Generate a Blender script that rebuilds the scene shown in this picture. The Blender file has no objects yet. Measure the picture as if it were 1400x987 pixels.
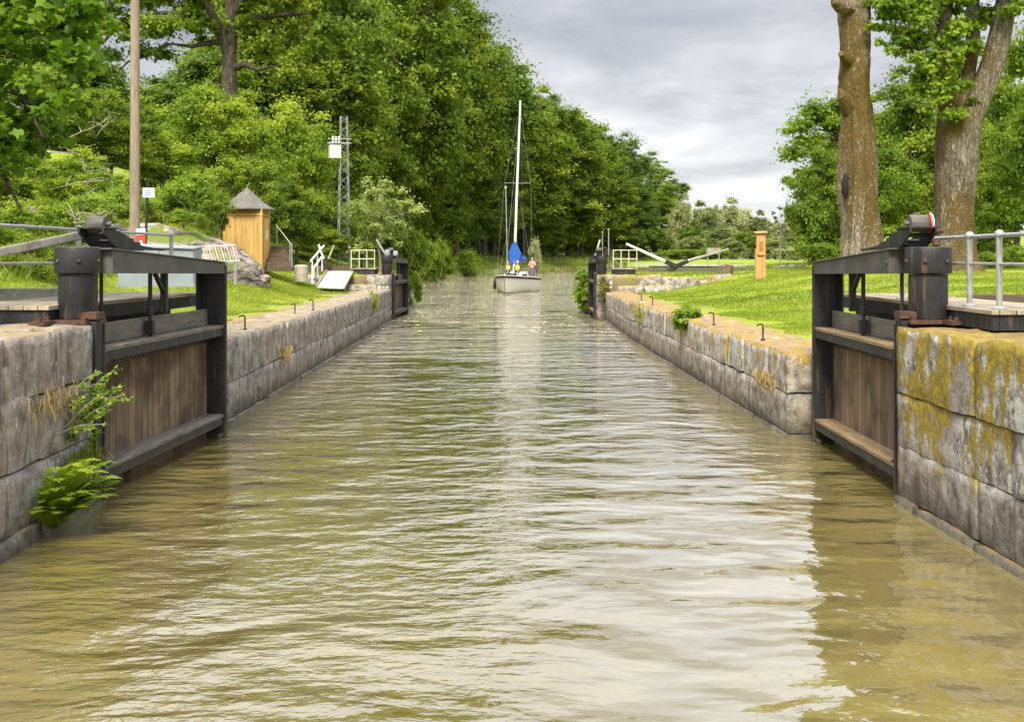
import bpy, bmesh, math, random
import numpy as np
from mathutils import Vector, Matrix, noise as mnoise

# ---------------------------------------------------------------- camera, sky, sun, exposure
SC = bpy.context.scene
COL = SC.collection
H = 2.6                      # eye height above the water
F = 1500.0                   # focal length in pixels of the 1400 px wide photograph
YAW = math.atan(30.0 / F)
cam = bpy.data.cameras.new('camera'); camo = bpy.data.objects.new('camera', cam); COL.objects.link(camo)
cam.sensor_width = 36.0; cam.lens = 36.0 * F / 1400.0
cam.shift_y = (354 - 493.5) / 1400.0
cam.clip_start = 0.1; cam.clip_end = 5000
camo.location = (0, 0, H); camo.rotation_euler = (math.radians(90), 0, -YAW)
SC.camera = camo

SUN_EL, SUN_AZ = math.radians(50), math.radians(190)      # azimuth clockwise from +Y (behind the viewer, to the left)
w = bpy.data.worlds.new("World"); SC.world = w; w.use_nodes = True
nt = w.node_tree; nt.nodes.clear()
def wn(t, **k):
    n = nt.nodes.new(t)
    for a, b in k.items(): setattr(n, a, b)
    return n
out = wn('ShaderNodeOutputWorld')
sky = wn('ShaderNodeTexSky'); sky.sky_type = 'NISHITA'; sky.sun_disc = False
sky.sun_elevation = SUN_EL; sky.sun_rotation = SUN_AZ
bg1 = wn('ShaderNodeBackground'); bg1.inputs[1].default_value = 0.07
nt.links.new(sky.outputs[0], bg1.inputs[0])
tc = wn('ShaderNodeTexCoord')
sep = wn('ShaderNodeSeparateXYZ'); nt.links.new(tc.outputs['Generated'], sep.inputs[0])
def wm(op, a, b=None, c=None):
    n = wn('ShaderNodeMath'); n.operation = op
    for i, v in enumerate((a, b, c)):
        if v is None: continue
        if isinstance(v, (int, float)): n.inputs[i].default_value = v
        else: nt.links.new(v, n.inputs[i])
    return n.outputs[0]
zz = wm('ADD', wm('MAXIMUM', sep.outputs['Z'], 0.0), 0.10)
cx = wm('DIVIDE', sep.outputs['X'], zz); cy = wm('DIVIDE', sep.outputs['Y'], zz)
cv = wn('ShaderNodeCombineXYZ'); nt.links.new(cx, cv.inputs[0]); nt.links.new(cy, cv.inputs[1])
def wnoise(scale, det, rough, off):
    m = wn('ShaderNodeMapping'); m.inputs['Location'].default_value = off; m.inputs['Scale'].default_value = (1.0, 0.8, 1)
    nt.links.new(cv.outputs[0], m.inputs[0])
    n = wn('ShaderNodeTexNoise'); n.inputs['Scale'].default_value = scale; n.inputs['Detail'].default_value = det
    n.inputs['Roughness'].default_value = rough; n.inputs['Distortion'].default_value = 0.35
    nt.links.new(m.outputs[0], n.inputs['Vector']); return n.outputs[0]
n1 = wnoise(0.42, 6, 0.52, (3.1, 1.7, 0)); n2 = wnoise(1.6, 6, 0.6, (7.3, 2.9, 4))
cl = wm('ADD', wm('MULTIPLY', n1, 0.68), wm('MULTIPLY', n2, 0.32))
lowz = wm('MULTIPLY', wm('SUBTRACT', 0.30, wm('MINIMUM', sep.outputs['Z'], 0.30)), 0.60)    # clouds thin and brighten low down
cl2 = wm('ADD', cl, lowz)
rp = wn('ShaderNodeValToRGB'); nt.links.new(cl2, rp.inputs[0])
e = rp.color_ramp.elements
e[0].position = 0.40; e[0].color = (0.235, 0.265, 0.325, 1)
e[1].position = 0.69; e[1].color = (0.80, 0.805, 0.82, 1)
x = rp.color_ramp.elements.new(0.485); x.color = (0.325, 0.345, 0.40, 1)
x = rp.color_ramp.elements.new(0.565); x.color = (0.48, 0.485, 0.51, 1)
bg2 = wn('ShaderNodeBackground'); bg2.inputs[1].default_value = 0.92
nt.links.new(rp.outputs[0], bg2.inputs[0])
zen = wn('ShaderNodeMapRange'); zen.interpolation_type = 'SMOOTHSTEP'; nt.links.new(sep.outputs['Z'], zen.inputs['Value'])
zen.inputs['From Min'].default_value = 0.21; zen.inputs['From Max'].default_value = 0.42; zen.inputs['To Min'].default_value = 0.80; zen.inputs['To Max'].default_value = 3.1   # cloud deck brighter overhead
nt.links.new(zen.outputs[0], bg2.inputs[1])
mx = wn('ShaderNodeMixShader'); mx.inputs[0].default_value = 0.9
nt.links.new(bg1.outputs[0], mx.inputs[1]); nt.links.new(bg2.outputs[0], mx.inputs[2])
nt.links.new(mx.outputs[0], out.inputs[0])

sl = bpy.data.lights.new('sun', 'SUN'); slo = bpy.data.objects.new('sun', sl); COL.objects.link(slo)
sl.energy = 4.0; sl.angle = math.radians(20); sl.color = (1.0, 0.92, 0.74)
sd = Vector((math.sin(SUN_AZ) * math.cos(SUN_EL), math.cos(SUN_AZ) * math.cos(SUN_EL), math.sin(SUN_EL)))
slo.rotation_euler = sd.to_track_quat('Z', 'Y').to_euler()
SC.view_settings.view_transform = 'Standard'; SC.view_settings.look = 'None'
SC.view_settings.exposure = 0.74; SC.view_settings.gamma = 1.0; SC.view_settings.use_curve_mapping = False
SC.cycles.max_bounces = 6; SC.cycles.diffuse_bounces = 3; SC.cycles.glossy_bounces = 3
SC.cycles.transmission_bounces = 4; SC.cycles.transparent_max_bounces = 6
SC.cycles.use_denoising = True; SC.cycles.caustics_reflective = False; SC.cycles.caustics_refractive = False

# ---------------------------------------------------------------- helpers
cyw, syw = math.cos(YAW), math.sin(YAW)
def ray(px, py):
    a = (px - 700) / F; b = (354 - py) / F
    return Vector((a * cyw + syw, -a * syw + cyw, b))
def G(px, py, z):            # point on the level z seen at the pixel
    r = ray(px, py); t = (z - H) / r.z
    return Vector((r.x * t, r.y * t, z))
def D(px, py, y):            # point at distance y seen at the pixel
    r = ray(px, py); t = y / r.y
    return Vector((r.x * t, y, H + r.z * t))

def tag(o, label=None, cat=None, group=None, kind=None):
    if label: o['label'] = label
    if cat: o['category'] = cat
    if group: o['group'] = group
    if kind: o['kind'] = kind
    return o
def empty(name, label, cat, loc=(0, 0, 0), rz=0.0, group=None):
    o = bpy.data.objects.new(name, None); COL.objects.link(o)
    o.location = loc; o.rotation_euler = (0, 0, rz); o.empty_display_size = 0.2
    return tag(o, label, cat, group)
def link(name, me, mat, parent=None, smooth=False):
    o = bpy.data.objects.new(name, me); COL.objects.link(o)
    if mat is not None:
        me.materials.clear(); me.materials.append(mat)
    if smooth: me.polygons.foreach_set('use_smooth', [True] * len(me.polygons))
    if parent is not None: o.parent = parent
    return o
def copy_tree(o, parent=None):
    c = o.copy(); COL.objects.link(c)
    if parent is not None: c.parent = parent
    for ch in list(o.children): copy_tree(ch, c)
    return c

class MB:
    """collects shapes of one part"""
    def __init__(s): s.bm = bmesh.new()
    def box(s, x0, x1, y0, y1, z0, z1, bev=0.0, M=None):
        vs = [s.bm.verts.new(v) for v in [(x0,y0,z0),(x1,y0,z0),(x1,y1,z0),(x0,y1,z0),(x0,y0,z1),(x1,y0,z1),(x1,y1,z1),(x0,y1,z1)]]
        fs = [s.bm.faces.new([vs[i] for i in q]) for q in ((0,3,2,1),(4,5,6,7),(0,1,5,4),(1,2,6,5),(2,3,7,6),(3,0,4,7))]
        if bev > 0:
            ed = list({e for f in fs for e in f.edges})
            r = bmesh.ops.bevel(s.bm, geom=ed, offset=bev, segments=2, affect='EDGES')
            vs = list({v for f in r['faces'] for v in f.verts} | {v for v in vs if v.is_valid})
        if M is not None:
            bmesh.ops.transform(s.bm, matrix=M, verts=[v for v in vs if v.is_valid])
        return s
    def hexa(s, pts):        # 8 corners, bottom four then top four
        vs = [s.bm.verts.new(v) for v in pts]
        for q in ((0,3,2,1),(4,5,6,7),(0,1,5,4),(1,2,6,5),(2,3,7,6),(3,0,4,7)): s.bm.faces.new([vs[i] for i in q])
        return s
    def bar(s, a, b, wd, ht=None, bev=0.0, up=(0, 0, 1)):
        a = Vector(a); b = Vector(b); ht = wd if ht is None else ht
        d = (b - a); L = d.length; d.normalize(); up = Vector(up)
        if abs(d.dot(up)) > 0.98: up = Vector((0, 1, 0))
        sx = d.cross(up).normalized(); uz = sx.cross(d).normalized()
        M = Matrix(((d.x, sx.x, uz.x, a.x), (d.y, sx.y, uz.y, a.y), (d.z, sx.z, uz.z, a.z), (0, 0, 0, 1)))
        return s.box(0, L, -wd/2, wd/2, -ht/2, ht/2, bev, M)
    def tube(s, pts, rad, seg=10, cap=True, jit=0.0, rng=None):
        pts = [Vector(p) for p in pts]; n = len(pts)
        if isinstance(rad, (int, float)): rad = [rad] * n
        rings = []; prev = None
        for i, p in enumerate(pts):
            t = (pts[min(i+1, n-1)] - pts[max(i-1, 0)]).normalized()
            if prev is None:
                u = Vector((1, 0, 0)) if abs(t.x) < 0.9 else Vector((0, 1, 0))
                u = (u - t * u.dot(t)).normalized()
            else:
                u = (prev - t * prev.dot(t)).normalized()
            prev = u; v = t.cross(u)
            ring = []
            for k in range(seg):
                a = 2 * math.pi * k / seg; r = rad[i]
                if jit and rng: r *= 1 + rng.uniform(-jit, jit)
                ring.append(s.bm.verts.new(p + (u * math.cos(a) + v * math.sin(a)) * r))
            rings.append(ring)
        for A, B in zip(rings, rings[1:]):
            for k in range(seg): s.bm.faces.new((A[k], A[(k+1) % seg], B[(k+1) % seg], B[k]))
        if cap:
            s.bm.faces.new(rings[0][::-1]); s.bm.faces.new(rings[-1])
        return s
    def lathe(s, prof, seg=32, c=(0, 0)):
        rings = [[s.bm.verts.new((c[0] + r * math.cos(2*math.pi*k/seg), c[1] + r * math.sin(2*math.pi*k/seg), z)) for k in range(seg)] for r, z in prof]
        for A, B in zip(rings, rings[1:]):
            for k in range(seg): s.bm.faces.new((A[k], A[(k+1) % seg], B[(k+1) % seg], B[k]))
        s.bm.faces.new(rings[0][::-1]); s.bm.faces.new(rings[-1])
        return s
    def ball(s, c, r, sc=(1, 1, 1), seg=12):
        M = Matrix.Translation(Vector(c)) @ Matrix.Diagonal((r*sc[0], r*sc[1], r*sc[2], 1))
        bmesh.ops.create_uvsphere(s.bm, u_segments=seg, v_segments=max(6, seg*2//3), radius=1, matrix=M); return s
    def prism(s, poly, d0, d1, M=None):   # polygon in xz, extruded along y
        A = [s.bm.verts.new((x, d0, z)) for x, z in poly]; B = [s.bm.verts.new((x, d1, z)) for x, z in poly]
        s.bm.faces.new(A); s.bm.faces.new(B[::-1]); n = len(poly)
        for i in range(n): s.bm.faces.new((A[i], B[i], B[(i+1) % n], A[(i+1) % n]))
        if M is not None: bmesh.ops.transform(s.bm, matrix=M, verts=A+B)
        return s
    def build(s, name, mat, parent=None, smooth=False, flipy=1, bevel=0):
        if flipy < 0:
            bmesh.ops.transform(s.bm, matrix=Matrix.Diagonal((1, -1, 1, 1)), verts=s.bm.verts)
        bmesh.ops.recalc_face_normals(s.bm, faces=s.bm.faces)
        me = bpy.data.meshes.new(name); s.bm.to_mesh(me); s.bm.free()
        o = link(name, me, mat, parent, smooth)
        if smooth:
            try: me.set_sharp_from_angle(angle=math.radians(40))
            except Exception: pass
        if bevel:
            m = o.modifiers.new('bevel', 'BEVEL'); m.width = bevel; m.segments = 2; m.limit_method = 'ANGLE'
        return o

def mesh_np(name, V, Fc, tint=None):
    me = bpy.data.meshes.new(name); V = np.asarray(V, np.float32); Fc = np.asarray(Fc, np.int32)
    k = Fc.shape[1]; n = Fc.shape[0]
    me.vertices.add(len(V)); me.vertices.foreach_set('co', V.ravel())
    me.loops.add(n * k); me.loops.foreach_set('vertex_index', Fc.ravel())
    me.polygons.add(n); me.polygons.foreach_set('loop_start', np.arange(0, n * k, k, dtype=np.int32))
    me.update(calc_edges=True)
    if tint is not None:
        a = me.attributes.new('tint', 'FLOAT', 'FACE'); a.data.foreach_set('value', np.asarray(tint, np.float32))
    return me

# ---------------------------------------------------------------- materials
class NT:
    def __init__(s, name):
        s.m = bpy.data.materials.new(name); s.m.use_nodes = True; s.t = s.m.node_tree; s.t.nodes.clear()
        s.out = s.n('ShaderNodeOutputMaterial'); s.p = s.n('ShaderNodeBsdfPrincipled'); s.l(s.p.outputs[0], s.out.inputs[0])
        s.geo = s.n('ShaderNodeNewGeometry')
    def n(s, t): return s.t.nodes.new(t)
    def l(s, a, b): s.t.links.new(a, b)
    def setv(s, inp, v):
        if isinstance(v, bpy.types.NodeSocket): s.l(v, inp)
        elif isinstance(v, tuple) and len(v) == 3 and inp.type == 'RGBA': inp.default_value = (*v, 1)
        else: inp.default_value = v
    def pos(s, scale=(1, 1, 1), loc=(0, 0, 0), src=None):
        m = s.n('ShaderNodeMapping'); s.l(src or s.geo.outputs['Position'], m.inputs[0])
        m.inputs['Scale'].default_value = scale; m.inputs['Location'].default_value = loc; return m.outputs[0]
    def noise(s, scale, det=4, rough=0.55, vec=None, dist=0.0):
        n = s.n('ShaderNodeTexNoise'); n.inputs['Scale'].default_value = scale; n.inputs['Detail'].default_value = det
        n.inputs['Roughness'].default_value = rough; n.inputs['Distortion'].default_value = dist
        s.l(vec or s.geo.outputs['Position'], n.inputs['Vector']); return n.outputs[0]
    def voro(s, scale, vec=None, feat='F1', out=0):
        n = s.n('ShaderNodeTexVoronoi'); n.feature = feat; n.inputs['Scale'].default_value = scale
        s.l(vec or s.geo.outputs['Position'], n.inputs['Vector']); return n.outputs[out]
    def math(s, op, a, b=0.0, clamp=False):
        n = s.n('ShaderNodeMath'); n.operation = op; n.use_clamp = clamp
        s.setv(n.inputs[0], a); s.setv(n.inputs[1], b); return n.outputs[0]
    def ss(s, v, a, b):
        n = s.n('ShaderNodeMapRange'); n.interpolation_type = 'SMOOTHSTEP'
        s.setv(n.inputs['Value'], v); n.inputs['From Min'].default_value = a; n.inputs['From Max'].default_value = b; return n.outputs[0]
    def mix(s, f, a, b, mode='MIX'):
        n = s.n('ShaderNodeMix'); n.data_type = 'RGBA'; n.blend_type = mode
        s.setv(n.inputs[0], f); s.setv(n.inputs[6], a); s.setv(n.inputs[7], b); return n.outputs[2]
    def ramp(s, v, st):
        n = s.n('ShaderNodeValToRGB'); s.l(v, n.inputs[0]); el = n.color_ramp.elements
        el[0].position, el[0].color = st[0][0], (*st[0][1], 1); el[1].position, el[1].color = st[-1][0], (*st[-1][1], 1)
        for p, c in st[1:-1]: q = el.new(p); q.color = (*c, 1)
        return n.outputs[0]
    def bump(s, h, st=0.3, dist=0.02, prev=None):
        n = s.n('ShaderNodeBump'); n.inputs['Strength'].default_value = st; n.inputs['Distance'].default_value = dist
        s.l(h, n.inputs['Height'])
        if prev is not None: s.l(prev, n.inputs['Normal'])
        return n.outputs[0]
    def attr(s, name):
        n = s.n('ShaderNodeAttribute'); n.attribute_name = name; return n.outputs['Fac']
    def sepn(s, src, k):
        n = s.n('ShaderNodeSeparateXYZ'); s.l(src, n.inputs[0]); return n.outputs[k]
    def fin(s, col, rough=0.7, metal=0.0, norm=None, spec=None):
        s.setv(s.p.inputs['Base Color'], col); s.setv(s.p.inputs['Roughness'], rough); s.setv(s.p.inputs['Metallic'], metal)
        if spec is not None: s.p.inputs['Specular IOR Level'].default_value = spec
        if norm is not None: s.l(norm, s.p.inputs['Normal'])
        return s.m

def m_stone(name, base, lichen, moss, mosscol=(0.22, 0.17, 0.02), topdirt=None):
    t = NT(name)
    big = t.noise(0.9, 3); med = t.noise(5, 6, 0.62); fine = t.noise(42, 5, 0.7)
    st = t.noise(1.0, 5, 0.6, t.pos((9, 9, 1.1)))
    isl = t.noise(0.55, 1, 0.3)
    c = t.ramp(med, [(0.33, tuple(v*0.33 for v in base)), (0.5, base), (0.68, tuple(v*1.6 for v in base))])
    c = t.mix(t.math('MULTIPLY', t.ss(big, 0.45, 0.65), 0.45), c, (base[0]*1.15, base[1]*0.95, base[2]*0.85))
    c = t.mix(0.7, c, t.ramp(isl, [(0.0, (0.62, 0.60, 0.58)), (0.5, (0.9, 0.88, 0.86)), (1.0, (1.12, 1.05, 1.0))]), 'MULTIPLY')
    c = t.mix(t.math('MULTIPLY', t.ss(st, 0.52, 0.68), 0.62), c, (0.055, 0.048, 0.04))            # run-off streaks
    c = t.mix(t.math('MULTIPLY', t.ss(fine, 0.55, 0.75), 0.5), c, (0.07, 0.06, 0.05))
    z = t.sepn(t.geo.outputs['Position'], 2)
    wet = t.ss(t.math('ADD', z, t.math('MULTIPLY', t.noise(2.2, 4), 0.5)), 0.62, 0.28)
    c = t.mix(t.math('MULTIPLY', wet, 0.75), c, (0.055, 0.048, 0.028))                             # algae band at the water line
    if lichen > 0:
        lv = t.noise(6.0, 6, 0.75, t.pos((1, 1, 0.7))); lv2 = t.noise(1.0, 3, 0.5, t.pos((1, 1, 1), (5, 2, 1)))
        lm = t.math('MULTIPLY', t.ss(lv, 0.64 - 0.13 * lichen, 0.68 - 0.13 * lichen), t.ss(lv2, 0.36, 0.54))
        lm = t.math('MULTIPLY', lm, t.ss(z, 0.3, 0.9))
        c = t.mix(t.math('MULTIPLY', lm, 0.85), c, (0.50, 0.50, 0.46))
    nz = t.sepn(t.geo.outputs['Normal'], 2)
    if moss > 0:
        mn = t.noise(1.7, 5, 0.65, t.pos((1, 1, 0.45), (2, 8, 3))); mn2 = t.noise(11, 4, 0.7)
        top = t.math('MULTIPLY', t.ss(t.math('ADD', nz, t.math('MULTIPLY', mn, 0.4)), 0.6, 0.95), t.ss(z, 0.95, 1.12))
        top = t.math('MULTIPLY', top, t.ss(t.math('ADD', t.noise(1.6, 5, 0.7, t.pos((1.6, 0.5, 1), (9, 1, 2))), t.math('MULTIPLY', mn2, 0.3)), 0.62 - 0.12 * moss, 0.70 - 0.12 * moss))
        hgt_ = t.math('MULTIPLY', t.math('SUBTRACT', z, 1.3), 0.09)
        side = t.math('MULTIPLY', t.ss(t.math('ADD', hgt_, t.math('ADD', t.noise(1.5, 5, 0.65, t.pos((1.4, 1.4, 0.55), (2, 8, 3))), t.math('MULTIPLY', mn2, 0.2))), 0.76 - 0.09 * moss, 0.79 - 0.09 * moss), t.ss(z, 0.2, 0.8))
        mcol = t.ramp(mn2, [(0.3, tuple(v*0.45 for v in mosscol)), (0.5, mosscol), (0.7, (mosscol[0]*1.5, mosscol[1]*1.35, mosscol[2]*1.3))])
        c = t.mix(t.math('MULTIPLY', t.math('MAXIMUM', top, side), 0.93, True), c, mcol)
    if topdirt:
        top = t.math('MULTIPLY', t.ss(nz, 0.6, 0.9), t.ss(t.noise(2.3, 5, 0.6), 0.40, 0.56))
        c = t.mix(top, c, t.mix(t.noise(14, 4), topdirt, tuple(v*0.5 for v in topdirt)))
    if moss > 0 and not topdirt: pass
    b = t.bump(fine, 0.5, 0.015); b = t.bump(med, 0.8, 0.06, b); b = t.bump(t.voro(22), 0.18, 0.012, b)
    return t.fin(c, 0.88, 0, b, 0.25)

def m_plain(name, col, rough=0.5, metal=0.0, var=0.25, scale=6, dirt=None, dirtamt=0.5, bump=0.1, spec=None, stretch=(1, 1, 1)):
    t = NT(name)
    n = t.noise(scale, 6, 0.6, t.pos(stretch)); f = t.noise(scale * 7, 4, 0.6, t.pos(stretch))
    c = t.ramp(n, [(0.3, tuple(v*(1-var) for v in col)), (0.7, tuple(min(1, v*(1+var)) for v in col))])
    if dirt:
        c = t.mix(t.math('MULTIPLY', t.ss(t.noise(scale*0.7, 6, 0.68, t.pos(stretch, (4, 7, 1))), 0.5, 0.68), dirtamt), c, dirt)
    b = t.bump(f, bump, 0.01)
    return t.fin(c, t.ramp(f, [(0.3, (rough*0.85,)*3), (0.7, (min(1, rough*1.15),)*3)]), metal, b, spec)

def m_planks(name, col, width, axis, dark=(0.02, 0.016, 0.012), rough=0.85, worn=0.5):
    """boards side by side along axis ('x','y','z' = world direction across the boards)"""
    t = NT(name)
    k = 'xyz'.index(axis[0]); gr = 'xyz'.index(axis[1])
    src = t.geo.outputs['Position']; a = t.math('DIVIDE', t.sepn(src, k), width)
    fr = t.math('FRACT', a); idn = t.math('FLOOR', a)
    wn_ = t.n('ShaderNodeTexWhiteNoise'); wn_.noise_dimensions = '1D'; t.l(idn, wn_.inputs['W'])
    rnd = wn_.outputs['Value']
    scl = [22, 22, 22]; scl[gr] = 1.6
    g = t.noise(1.0, 6, 0.65, t.pos(tuple(scl)))
    big = t.noise(1.3, 4)
    c = t.ramp(g, [(0.3, tuple(v*0.55 for v in col)), (0.5, col), (0.72, tuple(v*1.4 for v in col))])
    c = t.mix(0.75, c, t.ramp(rnd, [(0, (0.55, 0.55, 0.58)), (1, (1.2, 1.15, 1.1))]), 'MULTIPLY')
    c = t.mix(t.math('MULTIPLY', t.ss(big, 0.45, 0.68), worn), c, dark)
    gap = t.math('MINIMUM', fr, t.math('SUBTRACT', 1.0, fr))
    gm = t.ss(gap, 0.012 / width * 0.5 + 0.01, 0.0)
    c = t.mix(gm, c, (0.008, 0.007, 0.006))
    b = t.bump(g, 0.35, 0.006); b = t.bump(t.ss(gap, 0.0, 0.05), 0.8, 0.012, b)
    return t.fin(c, rough, 0, b, 0.25)

def m_leaf(name, dark, mid, light, trans=0.42, nscale=0.35):
    t = NT(name)
    ti = t.attr('tint'); n = t.noise(nscale, 3, 0.6)
    v = t.math('ADD', t.math('MULTIPLY', ti, 0.72), t.math('MULTIPLY', n, 0.5))
    c = t.ramp(v, [(0.22, dark), (0.58, mid), (0.95, light)])
    t.setv(t.p.inputs['Base Color'], c); t.p.inputs['Roughness'].default_value = 0.55; t.p.inputs['Specular IOR Level'].default_value = 0.3
    tr = t.n('ShaderNodeBsdfTranslucent'); t.l(t.mix(1.0, c, (1.25, 1.15, 0.55), 'MULTIPLY'), tr.inputs[0])
    ms = t.n('ShaderNodeMixShader'); ms.inputs[0].default_value = trans
    t.l(t.p.outputs[0], ms.inputs[1]); t.l(tr.outputs[0], ms.inputs[2]); t.l(ms.outputs[0], t.out.inputs[0])
    return t.m

def m_bark(name, c1, c2, mosscol, mossamt):
    t = NT(name)
    st = t.noise(1.0, 6, 0.65, t.pos((11, 11, 1.8))); big = t.noise(0.55, 4, 0.6, t.pos((1, 1, 0.7), (3, 3, 9))); f = t.noise(9, 6, 0.72)
    pv = t.voro(1.0, t.pos((14, 14, 4)), 'DISTANCE_TO_EDGE')
    c = t.ramp(st, [(0.32, tuple(v*0.30 for v in c1)), (0.5, c1), (0.66, c2)])
    c = t.mix(t.math('MULTIPLY', t.ss(pv, 0.14, 0.0), 0.85), c, tuple(v*0.35 for v in c1))
    if mossamt > 0:
        mm = t.ss(t.math('ADD', t.math('MULTIPLY', big, 0.62), t.math('MULTIPLY', f, 0.55)), 0.67 - 0.12 * mossamt, 0.72 - 0.12 * mossamt)
        c = t.mix(t.math('MULTIPLY', mm, 0.9), c, t.ramp(f, [(0.3, tuple(v*0.4 for v in mosscol)), (0.55, mosscol), (0.75, tuple(v*1.5 for v in mosscol))]))
    b = t.bump(st, 1.0, 0.10); b = t.bump(pv, 0.7, 0.05, b); b = t.bump(f, 0.7, 0.06, b)
    return t.fin(c, 0.9, 0, b, 0.2)

def m_iron(name, col, rust=0.5):
    t = NT(name)
    a = t.noise(2.2, 6, 0.7); v = t.noise(1.0, 5, 0.65, t.pos((13, 13, 1.1))); f = t.noise(60, 4, 0.7)
    c = t.ramp(a, [(0.3, tuple(q*0.6 for q in col)), (0.7, tuple(q*1.7 for q in col))])
    c = t.mix(t.math('MULTIPLY', t.ss(v, 0.54, 0.68), rust), c, (0.125, 0.078, 0.045))
    c = t.mix(t.math('MULTIPLY', t.ss(f, 0.62, 0.72), 0.45), c, (0.13, 0.12, 0.105))
    up = t.math('MULTIPLY', t.ss(t.sepn(t.geo.outputs['Normal'], 2), 0.6, 0.95), t.ss(a, 0.30, 0.6))
    c = t.mix(t.math('MULTIPLY', up, 0.7), c, (0.19, 0.17, 0.135))
    z = t.sepn(t.geo.outputs['Position'], 2)
    c = t.mix(t.math('MULTIPLY', t.ss(t.math('ADD', z, t.math('MULTIPLY', a, 0.4)), 0.55, 0.2), 0.7), c, (0.075, 0.065, 0.03))
    return t.fin(c, t.ramp(a, [(0.3, (0.4,)*3), (0.7, (0.75,)*3)]), 0, t.bump(f, 0.25, 0.006, t.bump(a, 0.3, 0.02)), 0.4)
M = {}
M['stone_l'] = m_stone('stone_left', (0.30, 0.28, 0.245), 0.45, 0.0, topdirt=(0.40, 0.30, 0.17))
M['stone_r'] = m_stone('stone_right', (0.26, 0.245, 0.225), 1.15, 2.0, (0.27, 0.20, 0.02), topdirt=(0.30,0.20,0.09))
M['stone_rl'] = m_stone('stone_right_low', (0.31, 0.275, 0.235), 0.9, 0.2, (0.34, 0.22, 0.03))
M['coping_r'] = m_stone('coping_right', (0.40, 0.36, 0.31), 1.0, 0.95, (0.33, 0.22, 0.025), topdirt=(0.38,0.27,0.16))
M['iron'] = m_iron('black_paint', (0.016, 0.016, 0.018), 0.75)
M['beam'] = m_iron('grey_black_paint', (0.072, 0.066, 0.063), 0.6)
M['iron_rust'] = m_plain('rusty_iron', (0.09, 0.045, 0.028), 0.8, 0.2, 0.5, 14, (0.03, 0.02, 0.015), 0.6, 0.4)
M['mastgrey'] = m_plain('mast_grey', (0.22, 0.23, 0.21), 0.6, 0.2, 0.15, 9)
M['galv'] = m_plain('galvanized', (0.38, 0.385, 0.38), 0.5, 0.35, 0.15, 9, (0.25, 0.23, 0.19), 0.5, 0.1)
M['greypaint'] = m_plain('grey_metal_paint', (0.27, 0.31, 0.34), 0.55, 0.0, 0.12, 2, (0.18, 0.17, 0.15), 0.45, 0.1)
M['white'] = m_plain('white_paint', (0.72, 0.71, 0.68), 0.5, 0.0, 0.08, 8, (0.4, 0.37, 0.3), 0.4, 0.1)
M['gate_planks'] = m_planks('gate_planks', (0.21, 0.15, 0.095), 0.19, 'yz', (0.045, 0.03, 0.02), 0.85, 0.8)
M['ledge_wood'] = m_plain('ledge_wood', (0.15, 0.13, 0.10), 0.8, 0.0, 0.35, 2, (0.05, 0.042, 0.03), 0.6, 0.3, None, (8, 1, 8))
M['ledge_orange'] = m_plain('ledge_wood_ochre', (0.24, 0.165, 0.08), 0.8, 0.0, 0.35, 2, (0.08, 0.06, 0.03), 0.5, 0.3, None, (8, 1, 8))
M['deck'] = m_planks('deck_boards', (0.36, 0.31, 0.23), 0.16, 'xy', (0.14, 0.12, 0.09), 0.85, 0.4)
M['sleeper'] = m_plain('tarred_timber', (0.10, 0.068, 0.045), 0.85, 0.0, 0.4, 2, (0.035, 0.026, 0.02), 0.6, 0.4, None, (1, 12, 12))
M['greywood'] = m_plain('weathered_grey_wood', (0.30, 0.275, 0.23), 0.85, 0.0, 0.3, 3, (0.12, 0.10, 0.075), 0.5, 0.4, None, (3, 3, 3))
M['pole'] = m_plain('utility_pole_wood', (0.26, 0.205, 0.15), 0.85, 0.0, 0.3, 3, (0.12, 0.09, 0.065), 0.5, 0.4, None, (9, 9, 0.8))
M['ochre'] = m_planks('ochre_boards', (0.58, 0.38, 0.14), 0.14, 'xz', (0.40, 0.24, 0.08), 0.75, 0.35)
M['ochre_plain'] = m_plain('ochre_paint', (0.60, 0.36, 0.10), 0.7, 0.0, 0.15, 5, (0.35, 0.22, 0.08), 0.4, 0.15)
M['freshwood'] = m_plain('fresh_pine', (0.55, 0.30, 0.12), 0.7, 0.0, 0.25, 3, (0.32, 0.16, 0.06), 0.4, 0.2, None, (9, 9, 1))
M['shingle'] = m_plain('grey_shingle', (0.14, 0.13, 0.115), 0.9, 0.0, 0.35, 9, (0.06, 0.055, 0.05), 0.5, 0.5)
M['red'] = m_plain('red_paint', (0.50, 0.05, 0.035), 0.5, 0.0, 0.2, 8, (0.28, 0.03, 0.03), 0.3, 0.1)
M['redwhite'] = m_plain('faded_red_metal', (0.62, 0.42, 0.36), 0.6, 0.0, 0.2, 9, (0.45, 0.10, 0.07), 0.6, 0.1)
M['dark'] = m_plain('dark_and_shade', (0.010, 0.009, 0.008), 0.9, 0.0, 0.2, 4)  # near-black for windows and eyes, and for painted shade in openings
M['bark'] = m_bark('bark_forest', (0.10, 0.082, 0.062), (0.20, 0.17, 0.135), (0.08, 0.08, 0.02), 0.2)
M['bark_moss'] = m_bark('bark_mossy', (0.20, 0.165, 0.125), (0.40, 0.34, 0.265), (0.125, 0.082, 0.018), 0.80)
M['bark_bare'] = m_bark('bark_part_bare', (0.27, 0.215, 0.16), (0.47, 0.40, 0.31), (0.13, 0.085, 0.018), 0.78)
M['twig'] = m_plain('grey_twig', (0.26, 0.23, 0.19), 0.9, 0.0, 0.3, 8)
M['leaf_forest'] = m_leaf('leaf_forest', (0.046, 0.080, 0.007), (0.138, 0.215, 0.014), (0.30, 0.39, 0.035), 0.48, 0.10)
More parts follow.
